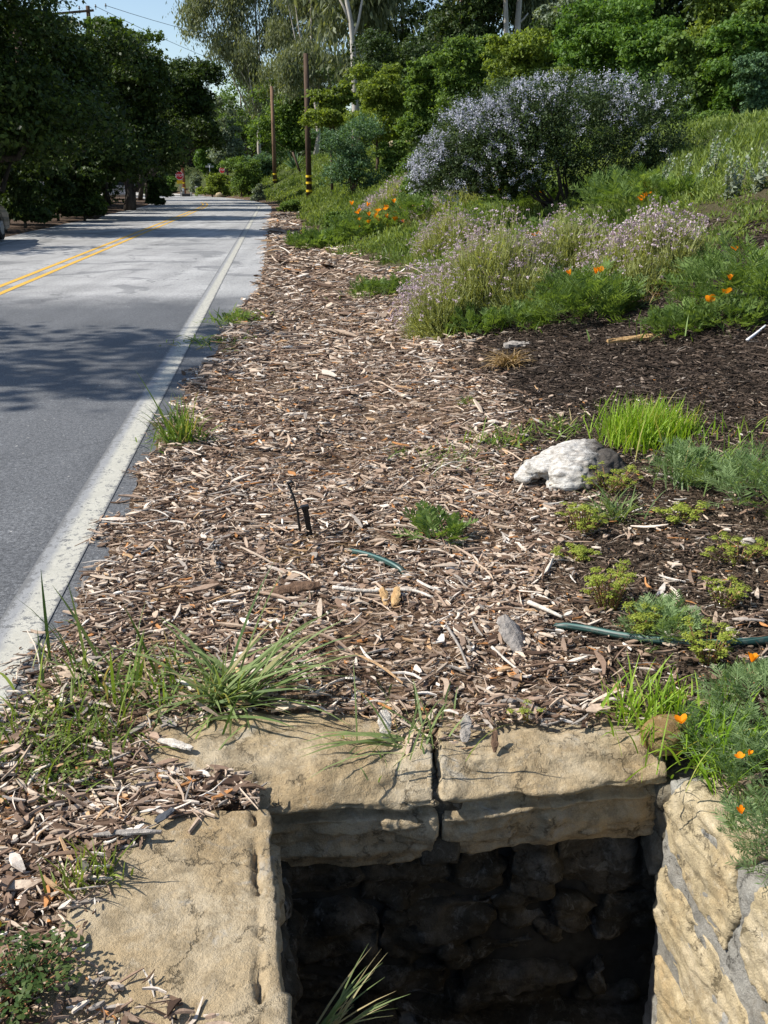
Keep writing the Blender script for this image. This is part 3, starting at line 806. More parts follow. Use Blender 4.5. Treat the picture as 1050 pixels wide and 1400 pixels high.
def dens_mulch(x, y, u):
    lim = mulch_limit(y) + (fbm(x * 1.7, y * 1.7, 3) - .5) * -.7
    d = sstep(.35, -.2, u - lim)
    d = np.maximum(d, .30 * sstep(1.2, .2, u - lim) * sstep(6.5, 4.5, y))     # stray chips on the soil
    d *= sstep(-.13, .10, u - asphalt_u(y) + .5 * (fbm(x * 3.3, y * 3.3, 13) - .5)) ** 1.5
    d *= 1 - .72 * sstep(.49, .64, fbm(x * 2.2, y * 2.2, 55))
    d *= 1 - .95 * sstep(.05, .015, np.abs(y - np.interp(x, HOSEX, HOSEY))) * (x > HOSEX[0])
    return d
V, Fc, col = chips(112000, .6, 46, np.random.default_rng(11), dens_mulch)
V3, F3, c3 = chips(2600, .6, 30, np.random.default_rng(16), dens_mulch, 1.75, sticks=.3)       # bigger pieces
Fc = np.concatenate([Fc, F3 + len(V)]); V = np.concatenate([V, V3]); col = np.concatenate([col, c3])
V2, F2, c2 = chips(110000, .6, 14, np.random.default_rng(15), dens_mulch, .38, sticks=.4)       # fine litter and fibres
Fc = np.concatenate([Fc, F2 + len(V)]); V = np.concatenate([V, V2]); col = np.concatenate([col, c2])
mul = put('wood_chip_mulch', mesh_idx('wood_chip_mulch', V, Fc, color=col), chipmat('wood_chips'))
tag(mul, 'brown and tan wood chip mulch covering the verge beside the road', 'mulch', kind='stuff')
DPAL = np.array([(.028, .020, .014), (.048, .034, .025), (.078, .055, .040), (.12, .088, .066), (.20, .155, .12), (.32, .27, .22)]); DPW = np.array([.28, .3, .22, .12, .06, .02])
def dens_dark(x, y, u):
    lim = mulch_limit(y) + (fbm(x * 1.7, y * 1.7, 3) - .5) * -.5
    return sstep(-.15, .4, u - lim) * sstep(4.4, 5.6, y) * sstep(15, 12, y + .5 * u) * .95
V, Fc, col = chips(110000, 4.2, 14.5, np.random.default_rng(12), dens_dark, .55, DPAL, DPW, 1.5, 6.5, .3)
dm = put('dark_mulch', mesh_idx('dark_mulch', V, Fc, color=col), chipmat('dark_shredded_bark'))
tag(dm, 'dark brown shredded bark covering the slope behind the pale rock', 'mulch', kind='stuff')

CPAL = np.array([(.03, .021, .014), (.055, .038, .026), (.085, .06, .042), (.13, .095, .068), (.24, .19, .14), (.45, .39, .31), (.36, .17, .06)]); CPW = np.array([.24, .28, .22, .14, .07, .03, .02])
def dens_crumb(x, y, u):
    lim = mulch_limit(y) + (fbm(x * 1.7, y * 1.7, 3) - .5) * -.5
    return sstep(-.35, .2, u - lim) * sstep(1.5, 2.2, y) * sstep(6.6, 5.2, y) * .95
V, Fc, col = chips(70000, 1.5, 6.8, np.random.default_rng(18), dens_crumb, .42, CPAL, CPW, 1.3, 3.6, .12)
cr = put('soil_crumbs', mesh_idx('soil_crumbs', V, Fc, color=col), chipmat('soil_crumbs'))
tag(cr, 'crumbs of dark soil, bark and grit on the bare ground right of the chips', 'soil crumbs', kind='stuff')
# ------------------------------------------------------------------ plant materials
M_GRASS = leafmat('grass_blade', (.06, .12, .015), (.21, .30, .06), .4, dry=(.42, .34, .16))
M_GRASSB = leafmat('broad_grass_blade', (.08, .14, .04), (.28, .35, .14), .4, dry=(.45, .38, .20))
M_LIME = leafmat('lime_grass', (.14, .27, .012), (.33, .47, .06), .42, dry=(.48, .44, .15))
M_WEED = leafmat('yellow_green_weed', (.07, .12, .015), (.24, .30, .06))
M_POPPY = leafmat('blue_green_fern_leaf', (.10, .17, .06), (.29, .39, .18), .4)
M_POPG = leafmat('green_fern_leaf', (.07, .125, .025), (.22, .315, .095), .38)
M_SPURGE = leafmat('spurge_leaf', (.13, .19, .02), (.40, .44, .08), .4)
M_DRY = leafmat('dry_straw', (.20, .12, .05), (.45, .32, .16), .15)
M_BUCK = leafmat('grey_green_stem', (.16, .185, .05), (.45, .48, .21), .4)
M_HEAD = leafmat('pink_flower_head', (.34, .25, .27), (.68, .56, .61), .3, (1, .9, 1))
M_RED = plain('reddish_stem', (.24, .12, .06), .7)
M_GSTEM = plain('green_stem', (.10, .17, .06), .6)
def petal_mat():
    t = NT('orange_petal')
    p = t.bsdf((.92, .30, .008), .6, .15); tr = t.n('ShaderNodeBsdfTranslucent'); tr.inputs[0].default_value = (1, .38, .012, 1)
    mx = t.n('ShaderNodeMixShader'); mx.inputs[0].default_value = .4; t.l(p, mx.inputs[1]); t.l(tr.outputs[0], mx.inputs[2])
    return t.done(mx.outputs[0])
M_PETAL = petal_mat()

def tuft(px, py, label, mat, parts, cat='grass', name='grass_tuft', group=None, z=None):
    p = G(px, py) if z is None else flat(px, py, z)
    Q = np.concatenate([a for a, b in parts]); T = np.concatenate([b for a, b in parts])
    o = thing(name, label, cat, p, group=group)
    put('leaves', mesh_poly('leaves', Q, 4, T), mat, o)
    return o
r = np.random.default_rng(101)
tuft(247, 606, 'tall upright green grass clump with a leaning seed stalk beside the white line', M_GRASS,
     [blades(110, r, .055, (.16, .36), .010, (50, 88), .7, tint0=.55), blades(90, r, .10, (.10, .2), .009, (20, 70), .9, tint0=.45),
      blades(2, r, .02, (.50, .56), .012, (62, 68), .15, az=PI * .97, azs=.05), blades(40, r, .14, (.06, .14), .007, (10, 50), .8)])
tuft(308, 958, 'big sprawling clump of broad grass blades over the left capstone', M_GRASSB,
     [blades(40, r, .05, (.22, .50), .011, (10, 48), .6, az=.15, azs=.75, tint0=.5), blades(30, r, .05, (.18, .40), .010, (15, 55), .9, az=PI, azs=.8, tint0=.5),
      blades(55, r, .05, (.08, .2), .008, (40, 85), .7, tint0=.65), blades(14, r, .05, (.12, .26), .010, (0, 30), .7, az=-PI / 2, azs=.9), blades(5, r, .03, (.34, .48), .010, (50, 70), .5, az=.5, azs=.5)])
tuft(205, 950, 'loose green grass between the capstone and the white line', M_GRASS,
     [blades(75, r, .09, (.07, .19), .007, (30, 80), .8, tint0=.7), blades(6, r, .06, (.2, .32), .009, (55, 80), .5, tint0=.6)])
tuft(118, 925, 'tall pale grass with long arching blades at the asphalt edge', M_GRASSB,
     [blades(26, r, .10, (.10, .24), .008, (45, 85), .5, tint0=.5), blades(5, r, .08, (.3, .42), .012, (48, 66), .5, az=PI * .75, azs=.6, tint0=.45), blades(30, r, .14, (.05, .13), .006, (20, 70), .8)])
tuft(78, 1010, 'low yellow green weedy grass at the left edge of the mulch', M_WEED,
     [blades(170, r, .13, (.05, .17), .007, (35, 85), .7, tint0=.45), rosettes(26, r, .16, .08, .012, 14, .5)[:2]])
tuft(95, 1055, 'low green weed patch in the chips left of the big grass clump', M_WEED,
     [blades(70, r, .10, (.04, .12), .006, (25, 80), .7, tint0=.3), rosettes(20, r, .12, .05, .012, 14, .35)[:2]])
tuft(128, 1205, 'small tuft of thin yellow green grass beside the flat slab', M_WEED, [blades(60, r, .035, (.05, .13), .005, (40, 88), .6, tint0=.7)])
tuft(78, 1098, 'tiny green grass sprig in the chips left of the flat slab', M_GRASS, [blades(16, r, .012, (.03, .07), .005, (40, 85), .6)])
tuft(322, 440, 'low dark green weed at the asphalt edge, farther of two', M_GRASS, [blades(150, r, .16, (.08, .24), .012, (10, 60), .8, tint0=.5), feathery(60, r, .2, .08, .1, .008)])
tuft(302, 468, 'low spreading pale weed lying over the asphalt edge', M_GRASS, [blades(190, r, .22, (.08, .2), .011, (5, 45), .8, tint0=.6)])
tuft(884, 606, 'dense bright lime green grass clump behind the pale weathered stump', M_LIME,
     [blades(900, r, .108, (.13, .28), .0075, (58, 89), .45, tint0=.55, tv=.3), blades(120, r, .13, (.08, .2), .007, (45, 85), .5, tint0=.4)])
tuft(698, 604, 'low green grass patch left of the pale weathered stump', M_GRASS, [blades(150, r, .13, (.06, .17), .008, (15, 65), .7, tint0=.6)])
tuft(632, 628, 'thin low green grass in the chips, the wide patch above the irrigation riser', M_GRASS, [blades(170, r, .17, (.04, .11), .006, (10, 60), .7, tint0=.5), blades(60, r, .08, (.05, .12), .006, (15, 60), .7, center=(.22, .05, 0))])
tuft(545, 622, 'small faint grass sprig in the middle of the chips', M_GRASS, [blades(36, r, .05, (.04, .1), .006, (30, 70), .7, tint0=.6)])
tuft(640, 552, 'tiny grass sprig at the edge of the dark bark', M_GRASS, [blades(30, r, .04, (.04, .1), .007, (30, 70), .7, tint0=.6)])
tuft(768, 590, 'low flat green grass patch just behind the pale weathered stump', M_GRASS, [blades(120, r, .11, (.06, .16), .008, (15, 60), .7, tint0=.6)])
tuft(843, 708, 'grey green grassy rosette in front of the pale weathered stump', M_GRASSB, [blades(90, r, .04, (.10, .22), .008, (15, 70), .8, tint0=.45)])
tuft(893, 985, 'yellow green grass blades at the back right corner of the pit', M_LIME, [blades(120, r, .07, (.06, .2), .006, (45, 88), .6, tint0=.55), blades(60, r, .06, (.05, .15), .006, (15, 60), .8, az=PI, azs=1)])
tuft(965, 1030, 'lime green grass growing over the right capstone of the pit', M_LIME, [blades(170, r, .10, (.08, .22), .006, (40, 88), .7, tint0=.35), blades(40, r, .05, (.1, .25), .006, (20, 60), .9, az=-2.2, azs=.7)])
tuft(552, 1016, 'thin sprawling grass rooted in the joint between the two back capstones', M_GRASSB,
     [blades(26, r, .07, (.08, .26), .006, (35, 80), .8, tint0=.6), blades(7, r, .03, (.22, .38), .009, (10, 30), .7, az=PI * 1.13, azs=.35), blades(30, r, .10, (.03, .08), .005, (40, 85), .6)], z=.02)
tuft(428, 1432, 'pale grass tuft reaching up out of the dark pit', M_GRASSB, [blades(30, r, .012, (.10, .26), .0045, (22, 60), .6, az=.5, azs=.5, tint0=.8)], z=-.25)
tuft(985, 655, 'thin grass leaning right on the dark soil behind the feathery weed', M_GRASS, [blades(50, r, .08, (.12, .3), .008, (30, 75), .6, az=.3, azs=1.2, tint0=.6)])
tuft(845, 590, 'short pale grass left of the lime green clump', M_LIME, [blades(70, r, .07, (.06, .14), .006, (40, 85), .6, tint0=.25)])
tuft(1020, 600, 'sparse yellow grass sprigs on the dark bark', M_LIME, [blades(30, r, .16, (.05, .14), .006, (50, 85), .5, tint0=.5)])
tuft(697, 500, 'dry tan straw clump lying at the edge of the dark bark', M_DRY, [blades(150, r, .04, (.14, .3), .007, (15, 60), 1.3, az=-PI * .6, azs=1.5, tint0=.5), blades(60, r, .05, (.1, .2), .006, (40, 80), 1.5)], 'dry grass', 'dry_grass_tuft')
tuft(405, 760, 'flat patch of dry brown needles by the black irrigation riser', M_DRY, [blades(150, r, .10, (.08, .2), .003, (0, 14), .3, tint0=.2)], 'dry grass', 'dry_grass_tuft')
tuft(860, 405, 'pale dry grass at the foot of the right purple buckwheat', M_DRY, [blades(160, r, .28, (.1, .28), .009, (25, 80), .7, tint0=.8)], 'dry grass', 'dry_grass_tuft')
for px, py, lab, n_, s_ in ((655, 455, 'bright green low weed left under the big buckwheat', 130, 1.0), (715, 448, 'bright green weed at the front of the big buckwheat', 150, 1.0), (925, 458, 'bright green weed on the bark below the right buckwheat', 120, .9),
                        (992, 446, 'bright green weed with yellow bracts near the white stick', 150, 1.0), (510, 405, 'grey green low weed left of the big buckwheat', 140, 1.1), (550, 402, 'small green weed against the left side of the big buckwheat', 110, .9)):
    tuft(px, py, lab, M_POPG, [feathery(n_, r, .22 * s_, .16, .16, .012), blades(60, r, .2 * s_, (.08, .2), .01, (30, 80), .6)], 'weed', 'weed_clump')
tuft(600, 738, 'small ferny green weed standing alone in the chips', M_POPG, [feathery(26, r, .06, .07, .16, .014, tint0=.7)], 'weed', 'weed_clump')
tuft(935, 665, 'feathery grey green weed on the soil right of the stump', M_POPPY, [feathery(110, r, .10, .18, .13, .006), blades(60, r, .05, (.1, .26), .008, (50, 85), .5)], 'weed', 'weed_clump')
tuft(1042, 690, 'feathery grey green weed at the right edge of the bare soil', M_POPPY, [feathery(190, r, .16, .2, .14, .006)], 'weed', 'weed_clump')
tuft(905, 872, 'feathery grey green weed just behind the hose', M_POPPY, [feathery(95, r, .08, .10, .09, .0055, tint0=.6)], 'weed', 'weed_clump')
def spurge(px, py, label, n, rad, h, leaf=.012):
    p = G(px, py); Q, T, S = rosettes(int(n * 1.3), r, rad * 1.1, h, leaf * .85, 60, .6)
    t_ = thing('leafy_weed', label, 'weed', p)
    put('leaves', mesh_poly('leaves', Q, 4, T), M_SPURGE, t_); put('stems', tubes('stems', S, 5), M_RED, t_)
spurge(835, 672, 'yellow green spurge weed touching the front of the pale stump', 26, .13, .12)
spurge(795, 730, 'yellow green spurge weed with red stems below the stump', 26, .10, .13)
spurge(785, 765, 'low yellow green spurge weed on the edge of the bare soil', 15, .08, .05)
spurge(832, 835, 'upright yellow green spurge weed left of the feathery weed', 24, .08, .16)
spurge(872, 868, 'short yellow green spurge weed directly behind the hose', 16, .07, .10)
spurge(968, 905, 'spurge weed with bare red stems growing in front of the hose', 18, .08, .13)
spurge(990, 830, 'small spurge weed in the bare soil near the right edge', 12, .07, .09)
spurge(1010, 770, 'trailing yellow green weed on bare soil beside pale pebbles', 22, .13, .08)
spurge(930, 715, 'low broad leaved weed in the bare soil behind the spurge', 14, .11, .07, .016)
spurge(720, 985, 'tiny reddish weed on the back capstone', 5, .05, .05, .008)
Q, T, S = rosettes(42, r, .12, .07, .016, 12, .35)
t_ = thing('leafy_weed', 'dark broad leaved weeds with tiny yellow flower at the bottom left', 'weed', flat(28, 1352, .02))
put('leaves', mesh_poly('leaves', Q, 4, T), leafmat('dark_weed_leaf', (.03, .07, .012), (.13, .17, .05)), t_); put('stems', tubes('stems', S, 5), M_RED, t_)
bm = bmesh.new(); bmesh.ops.create_icosphere(bm, subdivisions=2, radius=.008); put('flower', bm_mesh('flower', bm, True), plain('yellow_petal', (.75, .5, .02)), t_, loc=(-.05, .05, .12))

# ------------------------------------------------------------------ poppies
def poppy_cup(openness, size):
    V, Fc = [], []
    for k in range(4):
        a0 = k * PI / 2; o = len(V)
        for i in range(5):
            for j in range(5):
                s, tt = j / 4 - .5, i / 4
                rr = size * (.10 + tt * (.42 + openness * .55)); zz = size * (1.15 - .45 * openness) * tt ** (.8 + .5 * openness) + .06 * size * math.cos(s * 9) * tt
                aa = a0 + s * 1.9 * (1 - .12 * tt)
                rr *= 1 - .25 * (2 * s) ** 2 * tt + (.06 if k % 2 else 0)
                V.append((rr * math.cos(aa), rr * math.sin(aa), zz * (1 - .35 * (2 * s) ** 4)))
        for i in range(4):
            for j in range(4):
                b = o + i * 5 + j; Fc.append((b, b + 1, b + 6, b + 5))
    return mesh_idx('flower', np.array(V), np.array(Fc), smooth=True)
CUPS = [poppy_cup(.25, .030), poppy_cup(.6, .030), poppy_cup(1.0, .030), poppy_cup(.05, .030)]
def poppy(px, py, label, n, rad, h, leaf, flowers, mat=None, lw=.005, fsize=1.0, group=None, nl=14):
    p = G(px, py); t_ = thing('poppy_plant', label, 'poppy plant', p, group=group)
    Q, T = feathery(n, r, rad, h, leaf, lw, nl=nl)
    put('foliage', mesh_poly('foliage', Q, 4, T), mat or M_POPPY, t_)
    for i, (fx, fy, op, dy) in enumerate(flowers):
        q = at(fx, fy, p[1] + dy) - p
        b = np.array([q[0] * .55, q[1] * .6, 0.0]); m_ = (b + q) / 2 + np.array([.01, 0, .02])
        st = put('flower_stem', tubes('flower_stem', [([b, m_, q], [.0018 * fsize, .0016 * fsize, .0014 * fsize])], 5), M_GSTEM, t_)
        f = put('flower', CUPS[op], M_PETAL, t_, loc=q, rot=(r.normal() * .25, r.normal() * .25, r.random() * 6)); f.scale = (fsize,) * 3
poppy(1045, 985, 'blue green poppy plant with an orange bloom beside the hose end', 170, .15, .12, .09, [(1028, 905, 0, .10)], lw=.0045, fsize=.85)
poppy(985, 1030, 'ferny poppy growing in grass beside the rounded brown stone', 90, .12, .08, .09, [(932, 989, 1, -.05)], lw=.0045, fsize=.75)
poppy(1062, 1085, 'blue green poppy plant with small orange buds over the pit corner', 170, .13, .11, .09, [(1012, 1036, 2, -.06), (1024, 1032, 3, -.06)], lw=.0045, fsize=.42)
poppy(1078, 1175, 'blue green poppy plant hanging over the right pit wall', 170, .12, .10, .085, [(1014, 1112, 3, -.06)], lw=.0042, fsize=.55)
poppy(800, 440, 'green poppy plant with two orange blooms between the two buckwheats', 330, .36, .36, .26, [(779, 377, 3, 0), (821, 372, 1, 0), (815, 374, 3, .05)], M_POPG, .013, 1.5)
poppy(1010, 425, 'green poppy plant with blooms at its foot by the white stick', 320, .42, .40, .26, [(1005, 343, 1, -.1), (998, 383, 0, -.4), (994, 401, 2, -.5), (971, 411, 2, -.5)], M_POPG, .012, 1.25)
poppy(722, 285, 'green poppy plant with scattered blooms in front of the dark lilac bush', 300, .75, .42, .34, [(707, 249, 2, -.4), (686, 262, 1, -.5), (715, 262, 0, -.5), (745, 257, 3, -.4), (798, 268, 0, -.5), (812, 271, 1, -.4), (740, 265, 1, -.5)], M_POPG, .02, 2.3)
poppy(880, 285, 'green poppies with three blooms at the right foot of the lilac bush', 260, .8, .35, .32, [(877, 274, 1, -.4), (884, 268, 2, -.4), (947, 270, 1, -.6)], M_POPG, .02, 2.4)
fl_ = [(495 + (i * 37 % 62) - 14, 296 + (i * 23 % 27) - 8 - abs(i - 8), i % 4, (i % 3) * .3 - .75) for i in range(22)]
poppy(505, 325, 'poppy plant crowded with orange blooms near the chip path', 330, .75, .4, .36, fl_, M_POPG, .028, 2.6)
poppy(590, 300, 'green poppies with two blooms beside the crowded orange ones', 300, 1.0, .4, .36, [(563, 283, 1, 0), (550, 285, 2, 0), (552, 305, 3, 0)], M_POPG, .028, 2.4)
poppy(440, 340, 'low bright green poppy foliage at the edge of the chip path', 300, .7, .25, .32, [(498, 334, 1, .2)], M_POPG, .026, 2.2)
poppy(735, 330, 'small poppies poking out of the top of the big buckwheat', 60, .3, .3, .2, [(724, 322, 1, .1), (731, 324, 0, .1), (738, 321, 2, .1)], M_POPG, .014, 1.9)

# ------------------------------------------------------------------ purple buckwheat mounds
def buckwheat(px, py, wpx, hpx, label, n=9000, heads=700, depth=.75, lw=.005, headf=1.0, lobes=6):
    p = G(px, py); s = scale_at(p); W = wpx * s * .5; Hh = hpx * s * .92; Dp = W * depth
    p = p + np.array([0, Dp * .8, 0]); p[2] = float(H(p[0], p[1])) - .03
    t_ = thing('buckwheat_mound', label, 'flowering shrub', p, group='purple buckwheat mounds')
    rr = np.random.default_rng(int(px))
    lob = np.array([(math.cos(a) * W * q, math.sin(a) * Dp * q, W * w_, Dp * w_, Hh * h_) for a, q, w_, h_ in
                    [(i * 2 * PI / (lobes - 1) + rr.random() * .5, rr.uniform(.42, .6), rr.uniform(.42, .6), rr.uniform(.55, .85)) for i in range(lobes - 1)] + [(0, 0, .7, 1.0)]])
    k_ = rr.choice(lobes, n, p=(lob[:, 2] ** 2 / (lob[:, 2] ** 2).sum())); lo = lob[k_]
    d = rand_dirs(n, rr); d[:, 2] = np.abs(d[:, 2]) ** .8; d = unit(d)
    wob = .72 + .5 * fbm(np.arctan2(d[:, 1], d[:, 0]) * 1.6 + 5, d[:, 2] * 2.6, int(px), 3)
    q = rr.uniform(.35, 1.0, n) ** .55 * wob
    tip = d * lo[:, 2:5] * q[:, None] + np.concatenate([lo[:, :2], np.zeros((n, 1))], 1)
    for _ in range(1): tip[:, 2] += H(tip[:, 0] + p[0], tip[:, 1] + p[1]) - p[2] - .03
    ax = unit(d * np.array([1, 1, .6]) + np.array([-.1, 0, .75]) + .55 * rand_dirs(n, rr))
    L = (.14 + .24 * rr.random(n)) * (.55 + .5 * Hh)
    b = tip - ax * L[:, None]
    sd_ = unit(np.cross(ax, rand_dirs(n, rr))); w_ = (lw * rr.uniform(.6, 1.3, n))[:, None]
    mid = (b + tip) / 2 + rand_dirs(n, rr) * .012
    ti = np.clip(.5 + .22 * rr.normal(size=n) + .4 * (fbm(tip[:, 0] * 3, tip[:, 2] * 3 + tip[:, 1] * 3, 8) - .5), 0, 1)
    Q1 = np.stack([b, mid + sd_ * w_, tip, mid - sd_ * w_], 1)
    m = n * 2; j = rr.integers(0, n, m); f = rr.random(m)[:, None]
    P_ = b[j] + (tip[j] - b[j]) * f
    V, tl = leaves_at(P_, unit(rand_dirs(m, rr) + d[j]), .034 * rr.uniform(.6, 1.4, m), lw * 1.3 * rr.uniform(.7, 1.3, m), rr, np.clip(ti[j] + .1, 0, 1))
    put('foliage', mesh_poly('foliage', np.concatenate([Q1, V]), 4, np.concatenate([ti, tl])), M_BUCK, t_)
    sc_ = d[:, 2] + d[:, 1] * .5 - d[:, 0] * .25 + rr.normal(size=n) * .35 + 1.6 * (fbm(tip[:, 0] * 2.2, tip[:, 1] * 2.2 + tip[:, 2], 15) - .5)
    k = np.where((d[:, 2] > .05) & (q > .6))[0]; k = k[np.argsort(-sc_[k])][:int(heads * 1.5)]
    k = rr.choice(k, min(heads, len(k)), replace=False)
    top = tip[k] + unit(d[k] * .6 + np.array([-.1, 0, .8]) + .5 * rand_dirs(len(k), rr)) * rr.uniform(.03, .24, (len(k), 1)) * (.5 + .5 * Hh)
    sd2 = unit(np.cross(top - b[k], rand_dirs(len(k), rr))) * lw * .35
    put('flower_stalks', mesh_poly('flower_stalks', np.stack([b[k] - sd2, b[k] + sd2, top + sd2 * .7, top - sd2 * .7], 1), 4, np.full(len(k), .85)), M_BUCK, t_)
    per = 7; P_ = np.repeat(top, per, 0) + rr.normal(size=(len(k) * per, 3)) * np.array([.009, .009, .006]) * headf
    V, tl = leaves_at(P_, rand_dirs(len(P_), rr), .015 * headf * rr.uniform(.7, 1.3, len(P_)), .012 * headf * np.ones(len(P_)), rr, np.repeat(rr.random(len(k)), per))
    put('flower_heads', mesh_poly('flower_heads', V, 4, tl), M_HEAD, t_)
buckwheat(672, 452, 265, 150, 'big buckwheat mound with pale pink heads at the edge of the chips', 24000, 2700, headf=1.1)
buckwheat(775, 392, 190, 100, 'green buckwheat mound behind the poppy with two blooms', 12000, 650, lw=.006, headf=1.1)
buckwheat(905, 402, 215, 110, 'buckwheat mound with purple heads above the bare bark on the right', 16000, 1300, lw=.006, headf=1.3)
buckwheat(615, 350, 130, 62, 'pink headed buckwheat mound behind the left end of the big one', 8000, 900, lw=.007, headf=1.2)
buckwheat(640, 285, 200, 50, 'distant grey purple buckwheat mound below the left end of the lilac bush', 9000, 1100, lw=.012, headf=1.7)
buckwheat(545, 288, 140, 46, 'distant dry looking buckwheat mound beyond the orange poppies', 8000, 700, lw=.014, headf=2.0)

# ------------------------------------------------------------------ lilac bush (ceanothus)
p = G(772, 282); s = scale_at(p)
lb = thing('lilac_bush', 'big dark green bush covered with pale lilac flower clusters', 'flowering bush', p)
bl = []
for bx_, by_, brx, bry in ((640, 215, 62, 48), (600, 235, 40, 32), (700, 165, 75, 50), (660, 180, 60, 40), (760, 150, 80, 42), (830, 150, 80, 44), (890, 150, 55, 38), (890, 200, 50, 50), (830, 200, 70, 55), (740, 205, 75, 48), (690, 225, 60, 35), (880, 235, 48, 28), (780, 225, 60, 28), (620, 250, 48, 25), (690, 248, 50, 26), (905, 225, 32, 45), (860, 252, 55, 24), (800, 252, 45, 20), (650, 205, 55, 40), (690, 200, 60, 45), (640, 245, 55, 28), (720, 180, 60, 45), (610, 215, 40, 32), (665, 232, 50, 32), (720, 250, 40, 24), (590, 250, 30, 20), (655, 262, 50, 18), (700, 266, 40, 16), (840, 266, 50, 16), (890, 258, 40, 18)):
    q = at(bx_, by_, p[1] + .3 * math.sin(bx_)) - p
    bl.append((*q, brx * s, min(brx * s, .95), bry * s))
rr = np.random.default_rng(44)
put('foliage', crown_mesh('foliage', bl, 115000, .042, rr, .2, 34, .45, .6, inner=.3), leafmat('dark_small_leaf', (.018, .034, .012), (.075, .115, .035), .25), lb)
lines = []
for i in range(16):
    b = bl[rr.choice([2, 3, 4, 5, 7, 8, 9, 12, 19, 21])]; e = np.array(b[:3]) + rr.normal(size=3) * .2; st = np.array([rr.normal() * .12, rr.normal() * .1, -.05])
    mids = [st + (e - st) * f + np.array([0, 0, -.25 * math.sin(PI * f)]) + rr.normal(size=3) * .05 for f in (0, .3, .6, 1)]
    lines.append((mids, [.035, .022, .014, .006]))
put('trunk', tubes('trunk', lines, 7), barkmat('dark_bark', (.03, .024, .018), (.09, .075, .06)), lb)
B = np.array(bl); nf = 1500
wf = np.array([1.5, 1.2, 1.8, 1.8, 1.8, 1.5, 1.5, .5, .2, .9, .9, .12, .1, .5, .3, .05, .05, .02, .9, .9, .5, .9, .6, .4, .1, .3, .2, .1, .02, .02]); bi = rr.choice(len(B), nf, p=wf / wf.sum())
d = rand_dirs(nf, rr); d = unit(d * .8 + np.array([-.35, -.25, .45]))
cp = B[bi, :3] + d * B[bi, 3:6] * rr.uniform(.93, 1.06, (nf, 1))
keep = fbm(cp[:, 0] * 2.6 + 9, cp[:, 2] * 3.2, 23, 3) > .43; cp, d = cp[keep], d[keep]; nf = len(cp)
per = 22; ax = unit(d + np.array([0, 0, .5]) + .5 * rand_dirs(nf, rr)); f_ = rr.uniform(-.07, .07, (nf, per))
P_ = (cp[:, None, :] + ax[:, None, :] * f_[..., None] + rr.normal(size=(nf, per, 3)) * .022).reshape(-1, 3)
V, tl = leaves_at(P_, rand_dirs(len(P_), rr), (.024 * rr.uniform(.6, 1.3, len(P_))), .021 * np.ones(len(P_)), rr, np.repeat(rr.random(nf), per) * .7 + .3 * rr.random(nf * per))
put('blossom', mesh_poly('blossom', V, 4, tl), leafmat('lilac_petal', (.36, .365, .44), (.62, .63, .71), .25, (1, 1, 1)), lb)

# ------------------------------------------------------------------ green cover on the slope
def cover(n, y0, y1, rng, umin, umax, dens, hgt, mat, name, label, per=44, wd=.0085):
    s = lambda y: np.maximum(1, y / 13)
    yy = rng.uniform(y0, y1, n * 12); pp = 1 / s(yy) ** 1.25; yy = yy[rng.random(len(yy)) < pp][:n]
    uu = rng.uniform(umin, umax, len(yy)) ; xx = edge(yy) + uu
    vis = np.abs(xx) < .55 * yy + 2
    k = vis & (dens(xx, yy, uu) > rng.random(len(yy))); xx, yy = xx[k], yy[k]; m = len(xx)
    zz = H(xx, yy) - .02; sc_ = s(yy)
    h = hgt * (.35 + 1.3 * fbm(xx * .8, yy * .8, 91, 3)) * sc_ ** .35 * rng.uniform(.6, 1.2, m)
    ct = np.clip(fbm(xx * .7, yy * .7, 14, 3) * 1.3 - .15 + .1 * rng.normal(size=m), 0, 1)
    i = np.repeat(np.arange(m), per); nn = len(i)
    d = rand_dirs(nn, rng); d[:, 2] = np.abs(d[:, 2]) + .15; d = unit(d)
    q = rng.uniform(.5, 1.05, nn)
    base = np.stack([xx, yy, zz], 1)[i]
    tip = base + d * np.stack([h * 1.25, h * 1.25, h], 1)[i] * q[:, None]
    ax = unit(d + np.array([0, 0, .7]) + .8 * rand_dirs(nn, rng)); L = (h[i] * rng.uniform(.25, .6, nn))[:, None]
    b = tip - ax * L; sd_ = unit(np.cross(ax, rand_dirs(nn, rng))) * (wd * sc_[i] ** .8 * rng.uniform(.6, 1.5, nn))[:, None]
    mid = (b + tip) / 2
    o = put(name, mesh_poly(name, np.stack([b, mid + sd_, tip, mid - sd_], 1), 4, np.clip(ct[i] + .16 * rng.normal(size=nn), 0, 1)), mat)
    return tag(o, label, 'ground cover', kind='stuff')
def d_slope(x, y, u):
    lim = np.interp(y, [9, 12, 15, 20, 30, 50, 90], [5.0, 4.4, 3.3, 2.6, 2.2, 1.9, 1.9])
    d = sstep(-.3, .5, u - lim + 1.2 * (fbm(x * .9, y * .9, 23) - .5))
    bare = sstep(.60, .70, fbm(x * .45 + 7, y * .3, 29, 3)) * sstep(20, 26, y)
    return d * (1 - .85 * bare)
cover(17000, 9.5, 100, np.random.default_rng(31), 1.5, 24, d_slope, .21, leafmat('slope_greenery', (.075, .125, .022), (.27, .34, .095), .4), 'slope_ground_cover', 'low bright green ground cover over the slope above the road')
def d_soil(x, y, u):
    return .5 * sstep(2.9, 3.6, u + 1.2 * (fbm(x * 1.5, y * 1.5, 41) - .5)) * sstep(1.2, 2, y)
def left_den(x, y, u): return .5 * sstep(.45, .6, fbm(x * .6, y * .6, 61)) * sstep(-8.5, -9.5, u)
